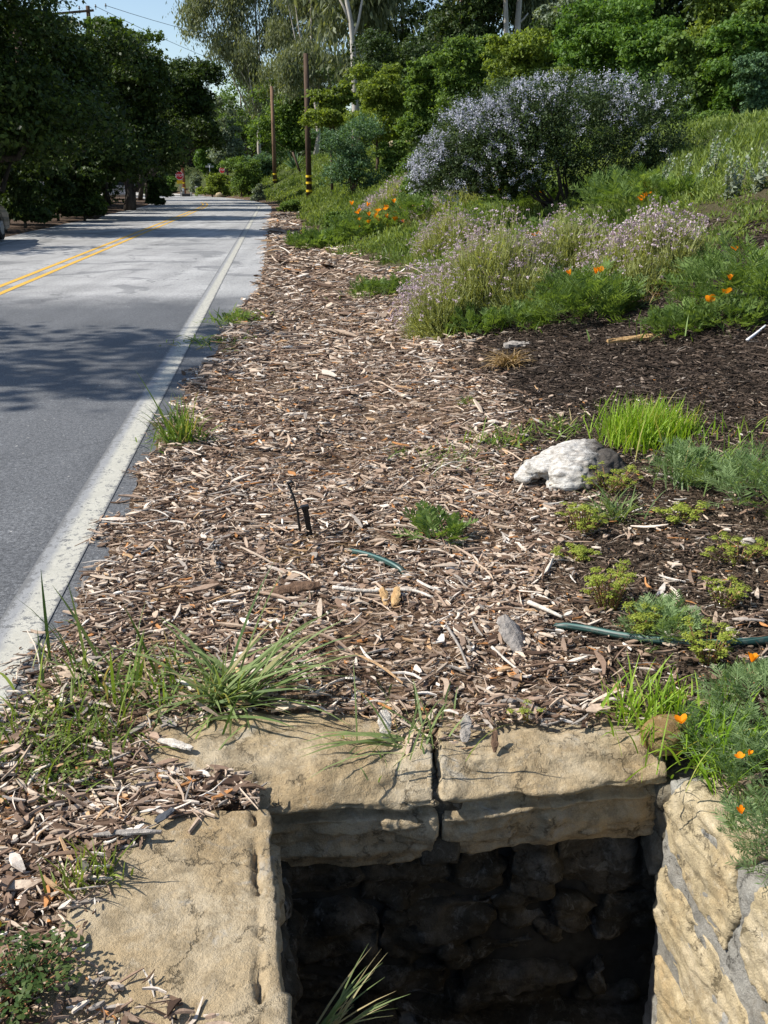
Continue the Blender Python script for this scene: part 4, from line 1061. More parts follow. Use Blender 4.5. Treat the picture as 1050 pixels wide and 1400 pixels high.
cover(1800, 16, 80, np.random.default_rng(33), -16, -8, left_den, .3, leafmat('shaded_undergrowth', (.03, .05, .012), (.10, .13, .04), .3), 'roadside_undergrowth', 'sparse leafy undergrowth beneath the oaks across the road', 30, .014)
# ------------------------------------------------------------------ trees and shrubs
BK_OAK = barkmat('oak_bark', (.025, .02, .016), (.10, .085, .07))
BK_EUC = barkmat('pale_gum_bark', (.26, .23, .19), (.56, .52, .46), 3)
BK_BRN = barkmat('brown_bark', (.05, .035, .024), (.17, .12, .085))
LV = dict(
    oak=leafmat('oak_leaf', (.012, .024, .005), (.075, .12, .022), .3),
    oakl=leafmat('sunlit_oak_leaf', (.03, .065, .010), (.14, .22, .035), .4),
    euc=leafmat('gum_leaf', (.085, .11, .055), (.25, .275, .155), .35),
    gum=leafmat('grey_leaf', (.10, .14, .09), (.27, .32, .22), .3),
    yel=leafmat('yellow_green_leaf', (.09, .135, .018), (.26, .335, .065), .45),
    grn=leafmat('fresh_green_leaf', (.045, .105, .012), (.155, .265, .05), .4),
    mid=leafmat('mid_green_leaf', (.05, .10, .018), (.20, .30, .07), .42),
    blu=leafmat('blue_green_leaf', (.045, .095, .045), (.15, .25, .12), .35),
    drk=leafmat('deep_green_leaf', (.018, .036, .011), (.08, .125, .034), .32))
def woody(name, label, cat, px, Y, top, bot, wpx, lv, bark, seed, n=9000, leaf=.22, dpt=.8, nb=9, trunk=True, group=None, clump=.18, gap=0, droop=0, aspect=.55, z0=None, shape=None, trunk_r=None, lean=0, inner=.12):
    """px: crown centre in the photo, Y distance, top/bot: rows of the crown's top and lower edge, wpx: crown width"""
    c = at(px, (top + bot) / 2, Y); s = scale_at(c)
    x = c[0]; zt = at(px, top, Y)[2]; zb = at(px, bot, Y)[2]
    zg = float(H(x, Y)) if z0 is None else z0
    zt = max(zt, zg + 2.5) if cat == 'tree' else max(zt, zg + .5)
    if not trunk: zb = min(zb, zg + .1)
    zb = min(zb, zt - .35 * (zt - zg))
    rng = np.random.default_rng(seed); n = int(n * 2.6); leaf *= .6
    W = wpx * s
    t_ = thing(name, label, cat, (x + lean, Y, zg - .05), group=group)
    bl = auto_blobs(W, zt - zg, W * dpt, rng, nb, max(zb - zg, 0.05)) if shape is None else shape(W, zb - zg, zt - zg, rng)
    if lean: bl = [(b[0] - lean, *b[1:]) for b in bl]
    put('crown', crown_mesh('crown', bl, n, leaf, rng, clump, 20, aspect, .62, droop, gap, inner), LV[lv], t_)
    lines = []; h = zt - zg; tr = trunk_r or max(.05, W * .028)
    zc_ = max(zb - zg, .3)
    mid = np.array([rng.normal() * .03 * W, rng.normal() * .03 * W, zc_ * .6])
    cen = np.array([-lean, 0, zc_ + (h - zc_) * .25])
    lines.append(([np.zeros(3), mid, cen, np.array([-lean * 1.05, 0, zc_ + (h - zc_) * .7])], [tr * 1.25, tr, tr * .75, tr * .25]))
    for b in bl[:8]:
        e = np.array(b[:3]); st = mid + (cen - mid) * rng.random()
        lines.append(([st, (st + e) / 2 + np.array([0, 0, -.06 * h]) + rng.normal(size=3) * .02 * W, e], [tr * .55, tr * .35, tr * .1]))
    put('trunk', tubes('trunk', lines, 7), bark, t_)
    return t_
# --- dark oaks across the road
OG = 'dark oaks across the road'
woody('oak_tree', 'huge dark oak at the left edge above the parked car', 'tree', -40, 30, -160, 268, 330, 'oak', BK_OAK, 1, 26000, .22, .8, 14, group=OG, trunk_r=.3, clump=.2, inner=.3)
woody('oak_tree', 'dark oak behind the pole with the grey notice', 'tree', 88, 41, -6, 266, 215, 'oak', BK_OAK, 2, 26000, .24, .8, 14, group=OG, trunk_r=.3, lean=.8, clump=.2, inner=.3)
woody('oak_tree', 'dark spreading oak in the middle of the row with sunlit top', 'tree', 165, 52, 34, 246, 160, 'oak', BK_OAK, 3, 24000, .27, .9, 12, group=OG, trunk_r=.28, clump=.2, inner=.3)
woody('oak_tree', 'far dark oak whose crown reaches out over the road', 'tree', 243, 66, 76, 214, 118, 'oak', BK_OAK, 4, 22000, .3, .9, 11, group=OG, trunk_r=.3, lean=-2.2, clump=.2, inner=.3)
woody('oak_tree', 'dark oak filling the gap behind the first two oaks', 'tree', 20, 58, 10, 268, 260, 'drk', BK_OAK, 5, 20000, .32, .8, 11, group=OG, inner=.3)
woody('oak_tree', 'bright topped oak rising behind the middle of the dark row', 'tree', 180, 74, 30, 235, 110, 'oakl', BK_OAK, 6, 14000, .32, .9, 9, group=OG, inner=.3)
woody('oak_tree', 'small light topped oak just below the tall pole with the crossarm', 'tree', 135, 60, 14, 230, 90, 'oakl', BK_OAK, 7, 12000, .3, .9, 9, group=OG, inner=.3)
# a tree outside the frame throws its shade over the near lane, others stand along the far verge
for i, (x, y, hh, ww, lab) in enumerate(((-12.3, 8.3, 10.2, 5.6, 'oak beside the near lane that shades the asphalt'), (-17.5, 22.5, 9, 6.5, 'oak farther back that shades the far lane'), (-17, 20.5, 7.0, 3.4, 'small oak between the two shading oaks'))):
    rng = np.random.default_rng(60 + i)
    t_ = thing('oak_tree', lab, 'tree', (x, y, float(H(x, y))), group='oaks left of the view')
    bl = auto_blobs(ww, hh, ww * .8, rng, 9, hh * .35)
    put('crown', crown_mesh('crown', bl, 7000 if i == 0 else 9000, .2, rng, .26, 34, .55, .6, inner=.3), LV['oak'], t_)
    put('trunk', tubes('trunk', [([(0, 0, 0), (.1, .1, hh * .3), (0, 0, hh * .7)], [.3, .24, .1])] + [([(.05, .05, hh * .28), np.array(b[:3])], [.14, .04]) for b in bl[:6]], 8), BK_OAK, t_)
# --- undergrowth below the oaks
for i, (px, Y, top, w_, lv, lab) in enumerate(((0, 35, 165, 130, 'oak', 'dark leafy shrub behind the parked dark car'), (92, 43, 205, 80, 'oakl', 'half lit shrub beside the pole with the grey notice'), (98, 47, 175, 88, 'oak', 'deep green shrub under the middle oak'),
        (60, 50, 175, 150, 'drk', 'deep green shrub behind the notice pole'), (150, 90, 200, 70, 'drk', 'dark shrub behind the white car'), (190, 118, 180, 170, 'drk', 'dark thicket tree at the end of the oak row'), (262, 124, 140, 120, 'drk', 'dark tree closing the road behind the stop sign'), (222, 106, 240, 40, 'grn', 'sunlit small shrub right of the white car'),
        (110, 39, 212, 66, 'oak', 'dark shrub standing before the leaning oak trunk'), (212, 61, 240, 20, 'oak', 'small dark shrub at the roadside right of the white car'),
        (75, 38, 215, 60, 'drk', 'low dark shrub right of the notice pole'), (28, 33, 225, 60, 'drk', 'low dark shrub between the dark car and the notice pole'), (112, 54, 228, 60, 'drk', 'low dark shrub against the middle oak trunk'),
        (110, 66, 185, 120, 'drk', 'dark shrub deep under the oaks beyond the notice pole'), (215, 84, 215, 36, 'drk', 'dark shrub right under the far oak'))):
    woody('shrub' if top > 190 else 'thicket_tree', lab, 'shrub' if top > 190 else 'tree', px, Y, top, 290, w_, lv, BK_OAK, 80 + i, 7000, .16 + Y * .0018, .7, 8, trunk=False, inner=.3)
rng = np.random.default_rng(500); bl = []
for k in range(60):
    y = rng.uniform(122, 150); x = rng.uniform(-85, 40); zg = float(H(x, y)); rx = rng.uniform(4, 7); bl.append((x, y, zg * .6 + rng.uniform(0, 3), rx, rx, rng.uniform(2.5, 4)))
for k in range(26):
    y = rng.uniform(30, 100); x = float(edge(y)) - rng.uniform(22, 34); zg = float(H(x, y)); rx = rng.uniform(3, 5); bl.append((x, y, zg + rng.uniform(0, 3), rx, rx, rng.uniform(2.5, 4)))
o = put('far_wood', crown_mesh('far_wood', bl, 90000, .5, rng, .3, 34, .6, .6, inner=.2), LV['drk'])
tag(o, 'dark mass of woodland closing the view behind the oaks and the bend', 'woodland', kind='stuff')
# --- gum trees on the hill
def drooping(W, b, t, rng):
    return [(rng.normal() * W * .24, rng.normal() * W * .2, b + (t - b) * rng.uniform(.15, .95), W * rng.uniform(.09, .19), W * .14, (t - b) * rng.uniform(.08, .15)) for _ in range(26)]
woody('gum_tree', 'tall grey green gum tree with hanging foliage left of the poles', 'tree', 350, 100, -120, 185, 150, 'euc', BK_EUC, 10, 24000, .5, .7, shape=drooping, droop=.6, aspect=.3, trunk_r=.2, clump=.3, inner=.3)
woody('gum_tree', 'tall gum tree with hanging foliage right behind the two poles', 'tree', 425, 90, -140, 160, 150, 'euc', BK_EUC, 11, 24000, .46, .7, shape=drooping, droop=.6, aspect=.3, trunk_r=.2, clump=.3, inner=.3)
def gum_bare(px, py_base, Y, pts, label, crown, seed, rad=.22, n=9000):
    b = at(px, py_base, Y); t_ = thing('gum_tree', label, 'tree', b)
    z0 = float(H(b[0], b[1]))
    lines = []
    for poly, r0, r1 in pts:
        P_ = [at(x, y, Y) - b for x, y in poly]
        if poly is pts[0][0]: P_ = [np.array([P_[0][0], 0, z0 - b[2] - .1])] + P_
        lines.append((P_, list(np.linspace(r0, r1, len(P_)))))
    put('trunk', tubes('trunk', lines, 8), BK_EUC, t_)
    rng = np.random.default_rng(seed)
    bl = []
    for cx, cy, rx, ry in crown:
        q = at(cx, cy, Y) - b; s_ = scale_at(at(cx, cy, Y)); bl.append((q[0], abs(rng.normal()) * 1.2 + 2.2, q[2], rx * s_, rx * s_, ry * s_))
    put('crown', crown_mesh('crown', bl, n, .42, rng, .32, 30, .3, .5, 1, 0, .35), LV['euc'], t_)
gum_bare(486, 150, 62, [([(486, 150), (485, 110), (483, 70), (480, 30), (470, -20), (465, -80)], .24, .10), ([(486, 105), (494, 80), (502, 72), (512, 40)], .12, .05), ([(482, 55), (490, 30), (497, -10)], .12, .05), ([(480, 34), (470, 10), (462, -5)], .09, .04)],
         'gum tree with a white forked trunk above the yellow green shrubs', [(470, -40, 45, 50), (505, 5, 25, 26), (455, 20, 28, 26), (520, -40, 40, 40), (462, 70, 22, 20), (440, -90, 60, 40)], 12)
gum_bare(692, 60, 58, [([(692, 60), (692, 30), (691, 0), (690, -60)], .17, .1), ([(692, 20), (686, -20)], .07, .04)], 'slim white gum trunk, left one of the pair on the hilltop', [(670, -30, 45, 40), (640, 20, 40, 30), (690, -90, 60, 40)], 13)
gum_bare(707, 60, 58.6, [([(707, 60), (708, 30), (710, 0), (712, -60)], .21, .12), ([(708, 34), (716, 26), (722, 18)], .07, .03)], 'white gum trunk, right one of the pair on the hilltop', [(735, -30, 45, 40), (770, 20, 45, 35), (720, -90, 60, 40)], 14)
# --- hill trees; (name, label, px, Y, top, bottom, width, leaf kind)
HT = [
    ('hill_tree', 'dark tall tree behind the white forked gum', 550, 70, -130, 185, 190, 'drk', .34),
    ('hill_tree', 'dark tall tree between the forked gum and the pair of trunks', 630, 60, -120, 180, 180, 'drk', .34),
    ('hill_tree', 'dark tree behind the pair of white trunks', 740, 68, -150, 170, 200, 'drk', .34),
    ('hill_tree', 'dark tree high on the hill behind the bright green tree', 885, 42, -160, 175, 230, 'drk', .3),
    ('hill_tree', 'dark tree at the top right corner', 1015, 38, -170, 170, 200, 'drk', .28),
    ('hill_tree', 'mid green tree left of the gum trees at the bend', 330, 112, 85, 225, 110, 'mid', .4),
    ('hill_tree', 'dark green tree behind the two bare poles', 400, 92, 95, 215, 110, 'mid', .36),
    ('hill_tree', 'grey leaved tree at the bend with hanging sprays', 308, 98, 128, 232, 52, 'gum', .3),
    ('hill_tree', 'sunlit green tree above the second stop sign', 282, 108, 190, 245, 36, 'grn', .3),
    ('hill_tree', 'fresh green tree between the two bare poles and the forked gum', 404, 92, 132, 214, 58, 'grn', .3),
    ('hill_tree', 'yellow green bushy tree left of the round yellow one', 452, 52, 106, 180, 66, 'yel', .2),
    ('hill_tree', 'round yellow green tree standing in front of the forked gum', 515, 47, 84, 205, 84, 'yel', .19),
    ('hill_tree', 'green tree right of the round yellow green one', 572, 43, 74, 200, 66, 'mid', .18),
    ('hill_tree', 'tall fresh green tree left behind the lilac bush', 632, 41, 42, 190, 88, 'mid', .18),
    ('hill_tree', 'olive green tree right above the lilac bush', 712, 37, 36, 150, 110, 'yel', .17),
    ('hill_tree', 'big fresh green tree above the right half of the lilac bush', 815, 32, -12, 165, 150, 'grn', .17),
    ('hill_tree', 'fresh green tree right of the big one, with a shaded trunk', 895, 30, 20, 160, 105, 'grn', .16),
    ('hill_tree', 'yellow topped tree near the top right corner', 975, 32, -40, 110, 110, 'yel', .17),
    ('hill_tree', 'deep green tree at the right edge behind the blue green shrub', 1050, 29, -20, 140, 110, 'mid', .16),
    ('hill_tree', 'mid green tree standing just right behind the lilac bush', 955, 26, 70, 200, 110, 'mid', .15),
    ('hill_tree', 'fresh green low tree at the right edge above the slope', 1010, 25, 85, 180, 90, 'grn', .14),
    ('hill_tree', 'dark green tree between the olive one and the big fresh green one', 765, 40, 10, 180, 110, 'drk', .2),
    ('hill_tree', 'dark green tree behind the round yellow green one', 545, 54, 40, 200, 110, 'drk', .22),
    ('hill_tree', 'mid green tree behind the tall fresh green ones', 665, 48, 52, 190, 120, 'mid', .2),
    ('hill_tree', 'grey green tree high between the olive and the big fresh green tree', 775, 46, -30, 140, 90, 'gum', .22),
    ('hill_tree', 'dark green bank tree filling the gap right of the forked gum', 600, 56, 60, 200, 120, 'drk', .22),
]
for i, (nm, lab, px, Y, tp, bt, wd_, lv, lf_) in enumerate(HT):
    woody(nm, lab, 'tree', px, Y, tp, bt, wd_, lv, BK_BRN, 200 + i, 14000, lf_, .8, 10, clump=.2, inner=.2, gap=0 if lv == 'drk' else .66)
SH = [
    ('blue green rounded shrub in front of the yellow green trees', 482, 40, 150, 240, 104, 'blu', .13),
    ('small green shrub at the right of the blue green rounded shrub', 535, 41, 190, 218, 40, 'mid', .13),
    ('light green shrub touching the left end of the lilac bush', 575, 24, 196, 250, 60, 'mid', .1),
    ('blue green shrub at the right edge of the picture', 1038, 23, 66, 160, 66, 'blu', .1),
    ('olive green shrub right behind the lilac bush', 965, 22, 150, 215, 80, 'mid', .1),
    ('dark shrub under the big fresh green trees', 925, 27, 110, 190, 90, 'drk', .13),
    ('dark shrub behind the top of the lilac bush', 745, 29, 95, 170, 150, 'drk', .14),
    ('pale green shrub peeking over the lilac bush', 772, 25, 86, 130, 40, 'yel', .1),
    ('yellow green rounded shrub at the bend beside the stop signs', 291, 88, 236, 271, 40, 'yel', .24),
    ('silvery small shrub behind the white marker post', 268, 98, 236, 266, 17, 'gum', .22),
    ('grey green shrub on the bank left of the second bare pole', 330, 84, 212, 262, 50, 'mid', .22),
    ('green shrub on the bank between the two bare poles', 355, 90, 208, 240, 50, 'blu', .2),
    ('low dark green shrub at the foot of the first bare pole', 398, 48, 272, 292, 30, 'mid', .11),
    ('low green shrub above the chips left of the orange poppies', 470, 27, 285, 335, 56, 'mid', .08),
    ('low tan dry shrub in front of the second bare pole', 352, 70, 250, 264, 16, 'gum', .14),
]
for i, (lab, px, Y, tp, bt, wd_, lv, lf_) in enumerate(SH):
    woody('shrub', lab, 'shrub', px, Y, tp, bt, wd_, lv, BK_BRN, 300 + i, 8000, lf_, .8, 9, trunk=False, clump=.2, inner=.2)
# agave with its dead stake-like stalk on the bank
p = G(404, 232); r = np.random.default_rng(9)
s = scale_at(p); h_ = 24 * s
t_ = thing('agave_plant', 'spiky blue grey agave on the bank between the poles', 'agave', p)
Q, T = blades(34, r, .03, (h_ * .8, h_ * 1.15), h_ * .14, (25, 85), .15)
put('leaves', mesh_poly('leaves', Q, 4, T), LV['blu'], t_)
b = at(413, 264, p[1] - 4); e = at(400, 208, p[1] - 4); zb = float(H(b[0], b[1])); b = np.array([b[0], b[1], zb - .1])
tag(put('wooden_stake', tubes('wooden_stake', [([(0, 0, 0), (e - b) * .5, e - b], [.09, .08, .07])], 8), BK_BRN, loc=b), 'thin dark stake leaning left on the bank below the agave', 'stake')
# tall silvery sage stalks on the slope at the right
M_SAGE = leafmat('silver_sage_leaf', (.14, .17, .11), (.36, .40, .31), .2)
for px, py, hh, lab in ((905, 268, 62, 'silvery sage stalk nearest the lilac bush'), (940, 262, 60, 'silvery sage stalk in the middle of the right slope'), (968, 245, 70, 'tallest silvery sage stalk on the right slope'), (1000, 270, 66, 'silvery sage stalks before the right slope crest'), (1032, 262, 60, 'silvery sage stalk at the right edge of the slope')):
    p = G(px, py); s = scale_at(p); h_ = hh * s
    t_ = thing('sage_plant', lab, 'sage plant', p, group='silvery sage stalks on the slope')
    lines, V, T = [], [], []
    for k in range(4):
        e = np.array([r.normal() * .12, r.normal() * .12, h_ * r.uniform(.6, 1)]); bb = np.array([r.normal() * .04, r.normal() * .04, 0])
        lines.append(([bb, (bb + e) / 2, e], [.008, .007, .004]))
        n_ = 70; f = np.concatenate([r.random(n_ // 2) ** 1.6 * .6, np.round(r.uniform(.5, 1, n_ - n_ // 2) * 7) / 7])[:, None]
        q, t2 = leaves_at(bb + (e - bb) * f + rand_dirs(n_, r) * .03, rand_dirs(n_, r), np.where(f[:, 0] < .5, .11, .04), np.where(f[:, 0] < .5, .04, .025), r, r.random(n_))
        V.append(q); T.append(t2)
    put('leaves', mesh_poly('leaves', np.concatenate(V), 4, np.concatenate(T)), M_SAGE, t_)
    put('stems', tubes('stems', lines, 5), M_SAGE if False else M_GSTEM, t_)
# ------------------------------------------------------------------ things lying on the verge
def ball_cluster(balls, name, voxel, smooth, amps, seed, strata=0):
    bm = bmesh.new()
    for x, y, z, rx, ry, rz in balls:
        q = bmesh.ops.create_icosphere(bm, subdivisions=3, radius=1)
        bmesh.ops.transform(bm, matrix=Matrix.Translation((x, y, z)) @ Matrix.Diagonal((rx, ry, rz, 1)), verts=q['verts'])
    me = bpy.data.meshes.new('tmp'); bm.to_mesh(me); bm.free()
    return rockify(me, name, voxel, smooth, amps, seed, strata)
t = NT('bleached_wood'); P = t.objco()
mp = t.n('ShaderNodeMapping'); mp.inputs['Scale'].default_value = (2.2, 6, 9); mp.inputs['Rotation'].default_value = (.2, .5, .4); t.l(P, mp.inputs[0])
g1 = t.noise(5, 7, .7, mp.outputs[0], .8); g2 = t.noise(11, 6, .7, P)
c = t.ramp(g1, [(.28, (.10, .085, .07)), (.42, (.36, .33, .29)), (.58, (.58, .555, .51)), (.75, (.68, .655, .61))])
c = t.mix(t.ramp(g2, [(.58, 0), (.70, .7)]), c, (.17, .15, .13))
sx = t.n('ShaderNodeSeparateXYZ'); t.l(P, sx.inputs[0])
hollow_shade = t.ramp(t.math('ADD', t.math('ADD', sx.outputs[0], t.math('MULTIPLY', sx.outputs[2], -.5)), t.math('MULTIPLY', g2, .25)), [(.07, 0), (.15, .92)])  # right side darkened in the colour for the shade of a hollow
c = t.mix(hollow_shade, c, (.05, .042, .035))
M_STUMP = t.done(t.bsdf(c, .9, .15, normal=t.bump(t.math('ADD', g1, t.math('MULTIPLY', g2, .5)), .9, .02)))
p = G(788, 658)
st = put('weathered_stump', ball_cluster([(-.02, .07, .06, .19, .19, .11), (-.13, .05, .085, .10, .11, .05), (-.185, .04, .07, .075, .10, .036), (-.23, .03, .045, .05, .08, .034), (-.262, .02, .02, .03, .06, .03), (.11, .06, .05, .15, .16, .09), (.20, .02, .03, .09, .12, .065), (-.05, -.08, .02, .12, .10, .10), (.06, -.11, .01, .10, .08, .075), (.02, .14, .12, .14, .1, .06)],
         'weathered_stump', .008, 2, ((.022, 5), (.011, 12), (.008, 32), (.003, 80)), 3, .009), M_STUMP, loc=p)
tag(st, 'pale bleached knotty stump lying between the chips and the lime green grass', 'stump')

black = plain('black_plastic', (.012, .012, .013), .45, .4, var=.3)
p = G(424, 733)
t_ = thing('irrigation_riser', 'black plastic irrigation riser with a thin bent tube standing in the chips', 'irrigation riser', p)
bm = bmesh.new(); add_box(bm, (0, 0, .06), (.026, .02, .17), bevel=.003); add_box(bm, (0, -.002, .15), (.036, .026, .02), bevel=.003)
for k in range(3): add_box(bm, (-.012 + .008 * k - .002, -.013, .137), (.003, .006, .014))
put('stake', bm_mesh('stake', bm), black, t_, rot=(.05, -.14, .2))
put('tube', tubes('tube', [([(-.038, -.01, -.02), (-.05, -.005, .06), (-.056, 0, .13), (-.07, 0, .19), (-.092, .01, .245), (-.098, .01, .26)], [.006, .006, .0055, .0055, .0055, .004])], 8), black, t_)
put('clip', tubes('clip', [([(-.058, 0, .135), (-.035, -.004, .145), (-.012, 0, .13)], [.006, .007, .006])], 8), black, t_)
put('nozzle', tubes('nozzle', [([(-.098, .01, .256), (-.08, .005, .268), (-.07, 0, .262)], [.008, .008, .006])], 8), black, t_)

t = NT('green_hose'); 
uvn = t.n('ShaderNodeUVMap'); sx = t.n('ShaderNodeSeparateXYZ'); t.l(uvn.outputs[0], sx.inputs[0])
stp = t.ramp(sx.outputs[0], [(.0, (.006, .030, .025)), (.06, (.006, .030, .025)), (.08, (.09, .17, .15)), (.13, (.09, .17, .15)), (.15, (.006, .030, .025)), (.22, (.006, .030, .025)), (.24, (.05, .10, .085)), (.28, (.006, .028, .024))])
c = t.mix(t.ramp(t.noise(40, 5, .7, t.pos()), [(.5, 0), (.75, .5)]), stp, (.16, .13, .10))
M_HOSE = t.done(t.bsdf(c, .42, .4))
def catmull(P, n=10):
    P = [np.array(q, float) for q in P]; P = [2 * P[0] - P[1]] + P + [2 * P[-1] - P[-2]]; out = []
    for i in range(1, len(P) - 2):
        for k in range(n):
            s = k / n; a, b, c_, d = P[i - 1:i + 3]
            out.append(.5 * ((2 * b) + (-a + c_) * s + (2 * a - 5 * b + 4 * c_ - d) * s * s + (-a + 3 * b - 3 * c_ + d) * s ** 3))
    out.append(P[-2]); return np.array(out)
hp = [(465, 748, -.03), (478, 755, .004), (508, 766, .020), (545, 783, .022), (570, 794, -.02), (650, 822, -.05), (740, 852, -.03), (765, 861, .014), (800, 867, .022), (850, 876, .020), (900, 882, .018), (950, 885, .016), (1000, 885, .016), (1050, 882, .018), (1100, 874, .015), (1170, 862, .01)]
hpt = catmull([G(x, y) + np.array([0, 0, dz]) for x, y, dz in hp])
hm = tubes('garden_hose', [(hpt, np.full(len(hpt), .0145))], 12)
uv = hm.uv_layers.new(name='UVMap')
nr = len(hpt)
for pl in hm.polygons:
    for li, vi in zip(pl.loop_indices, pl.vertices): uv.data[li].uv = ((vi % 12) / 12.0 if vi < nr * 12 else 0, (vi // 12) / nr)
tag(put('garden_hose', hm, M_HOSE), 'dark green striped garden hose half buried in chips and soil', 'garden hose')

p = G(912, 1018)
tag(put('field_stone', ball_cluster([(0, 0, .045, .075, .06, .058), (.02, .01, .05, .06, .055, .05)], 'field_stone', .007, 4, ((.008, 9), (.003, 30)), 5), stonemat('brown_stone', (.26, .17, .075), (.24, .12, .035), (.36, .27, .15)), loc=(p[0], p[1] + .03, .01)),
    'small rounded brown stone at the back right corner of the pit', 'stone')
wood_grey = barkmat('grey_wood', (.17, .15, .13), (.42, .38, .34), 30)
wood_tan = barkmat('tan_wood', (.30, .17, .07), (.56, .38, .19), 30)
wood_pale = barkmat('pale_wood', (.38, .33, .27), (.66, .61, .54), 30)
wood_brn = barkmat('brown_wood', (.07, .04, .025), (.20, .125, .08), 30)
def slab(name, label, cat, px, py, L, W, T, yaw, tilt, mat, roll=0, curl=.3, dz=.03, taper=.5, z=None):
    """a curled piece of bark or split wood"""
    p = G(px, py) if z is None else flat(px, py, z)
    n, m = 9, 5; rr = np.random.default_rng(int(px * 7 + py)); V = []
    for sgn in (1, -1):
        for i in range(n):
            a = i / (n - 1) - .5; wv = W * (1 - taper * (2 * abs(a)) ** 2.2) * (1 + .18 * rr.normal())
            for j in range(m):
                b = j / (m - 1) - .5
                V.append((a * L, b * wv, sgn * T * .5 - curl * W * (2 * b) ** 2 * .5 + .03 * L * math.cos(3 * a) + rr.normal() * T * .12))
    Fq = []
    k = n * m
    for i in range(n - 1):
        for j in range(m - 1):
            q = i * m + j; Fq.append((q, q + m, q + m + 1, q + 1)); Fq.append((k + q + 1, k + q + m + 1, k + q + m, k + q))
    for i in range(n - 1):
        a = i * m; Fq.append((a, k + a, k + a + m, a + m)); a += m - 1; Fq.append((a + m, k + a + m, k + a, a))
    for j in range(m - 1):
        Fq.append((j + 1, k + j + 1, k + j, j)); a = (n - 1) * m + j; Fq.append((a, k + a, k + a + 1, a + 1))
    o = put(name, mesh_idx(name, np.array(V), np.array(Fq)), mat, loc=p + np.array([0, 0, dz]), rot=(roll, -tilt, yaw))
    return tag(o, label, cat)
slab('bark_piece', 'grey curled bark piece standing in the chips beyond the hose end', 'bark', 702, 880, .17, .085, .006, 1.9, .5, wood_grey, .3, .35, .04)
slab('bark_piece', 'orange brown split bark piece, left half of the pair lying in mid mulch', 'bark', 526, 826, .10, .035, .008, 1.75, .35, wood_tan, .2, .3, .035)
slab('bark_piece', 'orange brown split bark piece, right half of the pair lying in mid mulch', 'bark', 541, 826, .10, .035, .008, 1.45, .35, wood_tan, -.2, .3, .035)
slab('bark_piece', 'upright grey wood chip on the left back capstone near the joint', 'bark', 526, 1008, .085, .036, .006, 1.7, .9, wood_pale, 0, .1, .045, z=.02)
slab('bark_piece', 'upright grey wood chip at the left end of the right back capstone', 'bark', 636, 1012, .08, .03, .006, 1.4, .8, wood_grey, 0, .1, .04, z=.02)
slab('bark_piece', 'narrow brown chip leaning on the right back capstone', 'bark', 676, 1024, .07, .018, .004, 1.5, .9, wood_brn, 0, .1, .03, z=.02)
slab('bark_piece', 'pale tan chip lying on the left back capstone', 'bark', 240, 1022, .12, .03, .006, -.45, .05, wood_pale, 0, .1, .012, z=.03)
slab('bark_piece', 'dark blue grey chip lying at the top of the flat slab', 'bark', 226, 1120, .06, .024, .005, .9, .1, plain('slate_grey_wood', (.06, .065, .075), .8), 0, .1, .012, z=.03)
slab('bark_piece', 'long pale splinter lying on the left edge of the flat slab', 'bark', 175, 1146, .17, .016, .006, .05, .02, wood_grey, 0, .1, .014, z=.03)
slab('bark_piece', 'long tan bark strip on the bare bark below the right buckwheat', 'bark', 880, 470, .60, .055, .02, .25, .02, wood_tan, .3, .3, .04)
slab('bark_piece', 'flat pale wood chunk at the edge of the dark bark', 'bark', 708, 476, .24, .10, .03, .15, .02, wood_grey, .1, .1, .03)
slab('bark_piece', 'broad dark bark slab half hidden behind the big grass clump', 'bark', 405, 812, .20, .06, .010, .35, .02, wood_brn, .2, .3, .03)
def stick(label, pts, r0, mat, name='stick', cat='stick', lift=.015):
    P_ = catmull([G(x, y) + np.array([0, 0, lift]) for x, y in pts], 5); o = P_[0].copy()
    tag(put(name, tubes(name, [(P_ - o, np.linspace(r0, r0 * .6, len(P_)))], 7), mat, loc=o), label, cat)
stick('pale peeled stick lying across the chips just above the split bark', [(455, 812), (500, 817), (560, 816), (592, 826)], .009, wood_pale, lift=.03)
stick('pale stick pointing at the visible end of the hose', [(722, 838), (745, 848), (768, 859)], .010, wood_pale, lift=.045)
stick('long thin brown stick in the chips near the tall grass clump', [(285, 535), (320, 540), (358, 541)], .012, wood_brn, lift=.03)
stick('thin pale stick lying below the grey curled bark', [(672, 895), (690, 912), (712, 930)], .006, wood_pale, lift=.03)
stick('forked pale twig left of the grey curled bark', [(612, 868), (628, 895), (640, 925)], .006, wood_grey, lift=.03)
stick('long dark twig lying in the chips above the big grass clump', [(210, 700), (250, 693), (305, 702)], .009, wood_brn, lift=.03)
stick('thin grey twig curving over the bare soil by the feathery weed', [(897, 655), (915, 660), (932, 672)], .005, wood_grey, lift=.03)
stick('white plastic stick lying on the dark bark at the right edge', [(1021, 471), (1034, 461), (1046, 451)], .012, plain('white_plastic', (.75, .76, .78), .5), 'marker_stick', 'marker stick', .03)
for px, py, sz_, lab in ((1024, 744, .035, 'pale pebble on the bare soil near the right edge'), (914, 818, .022, 'white pebble behind the feathery weed'), (1034, 815, .022, 'white pebble at the right edge above the hose'), (998, 864, .02, 'white pebble right behind the hose')):
    p = G(px, py)
    tag(put('pebble', ball_cluster([(0, 0, .3 * sz_, sz_, sz_ * .75, sz_ * .55)], 'pebble', sz_ / 6, 2, ((sz_ * .15, 20),), int(px)), stonemat('pebble_%d' % px if False else 'pale_pebble', (.55, .50, .43), (.5, .42, .34), (.66, .62, .56)), loc=p), lab, 'pebble')

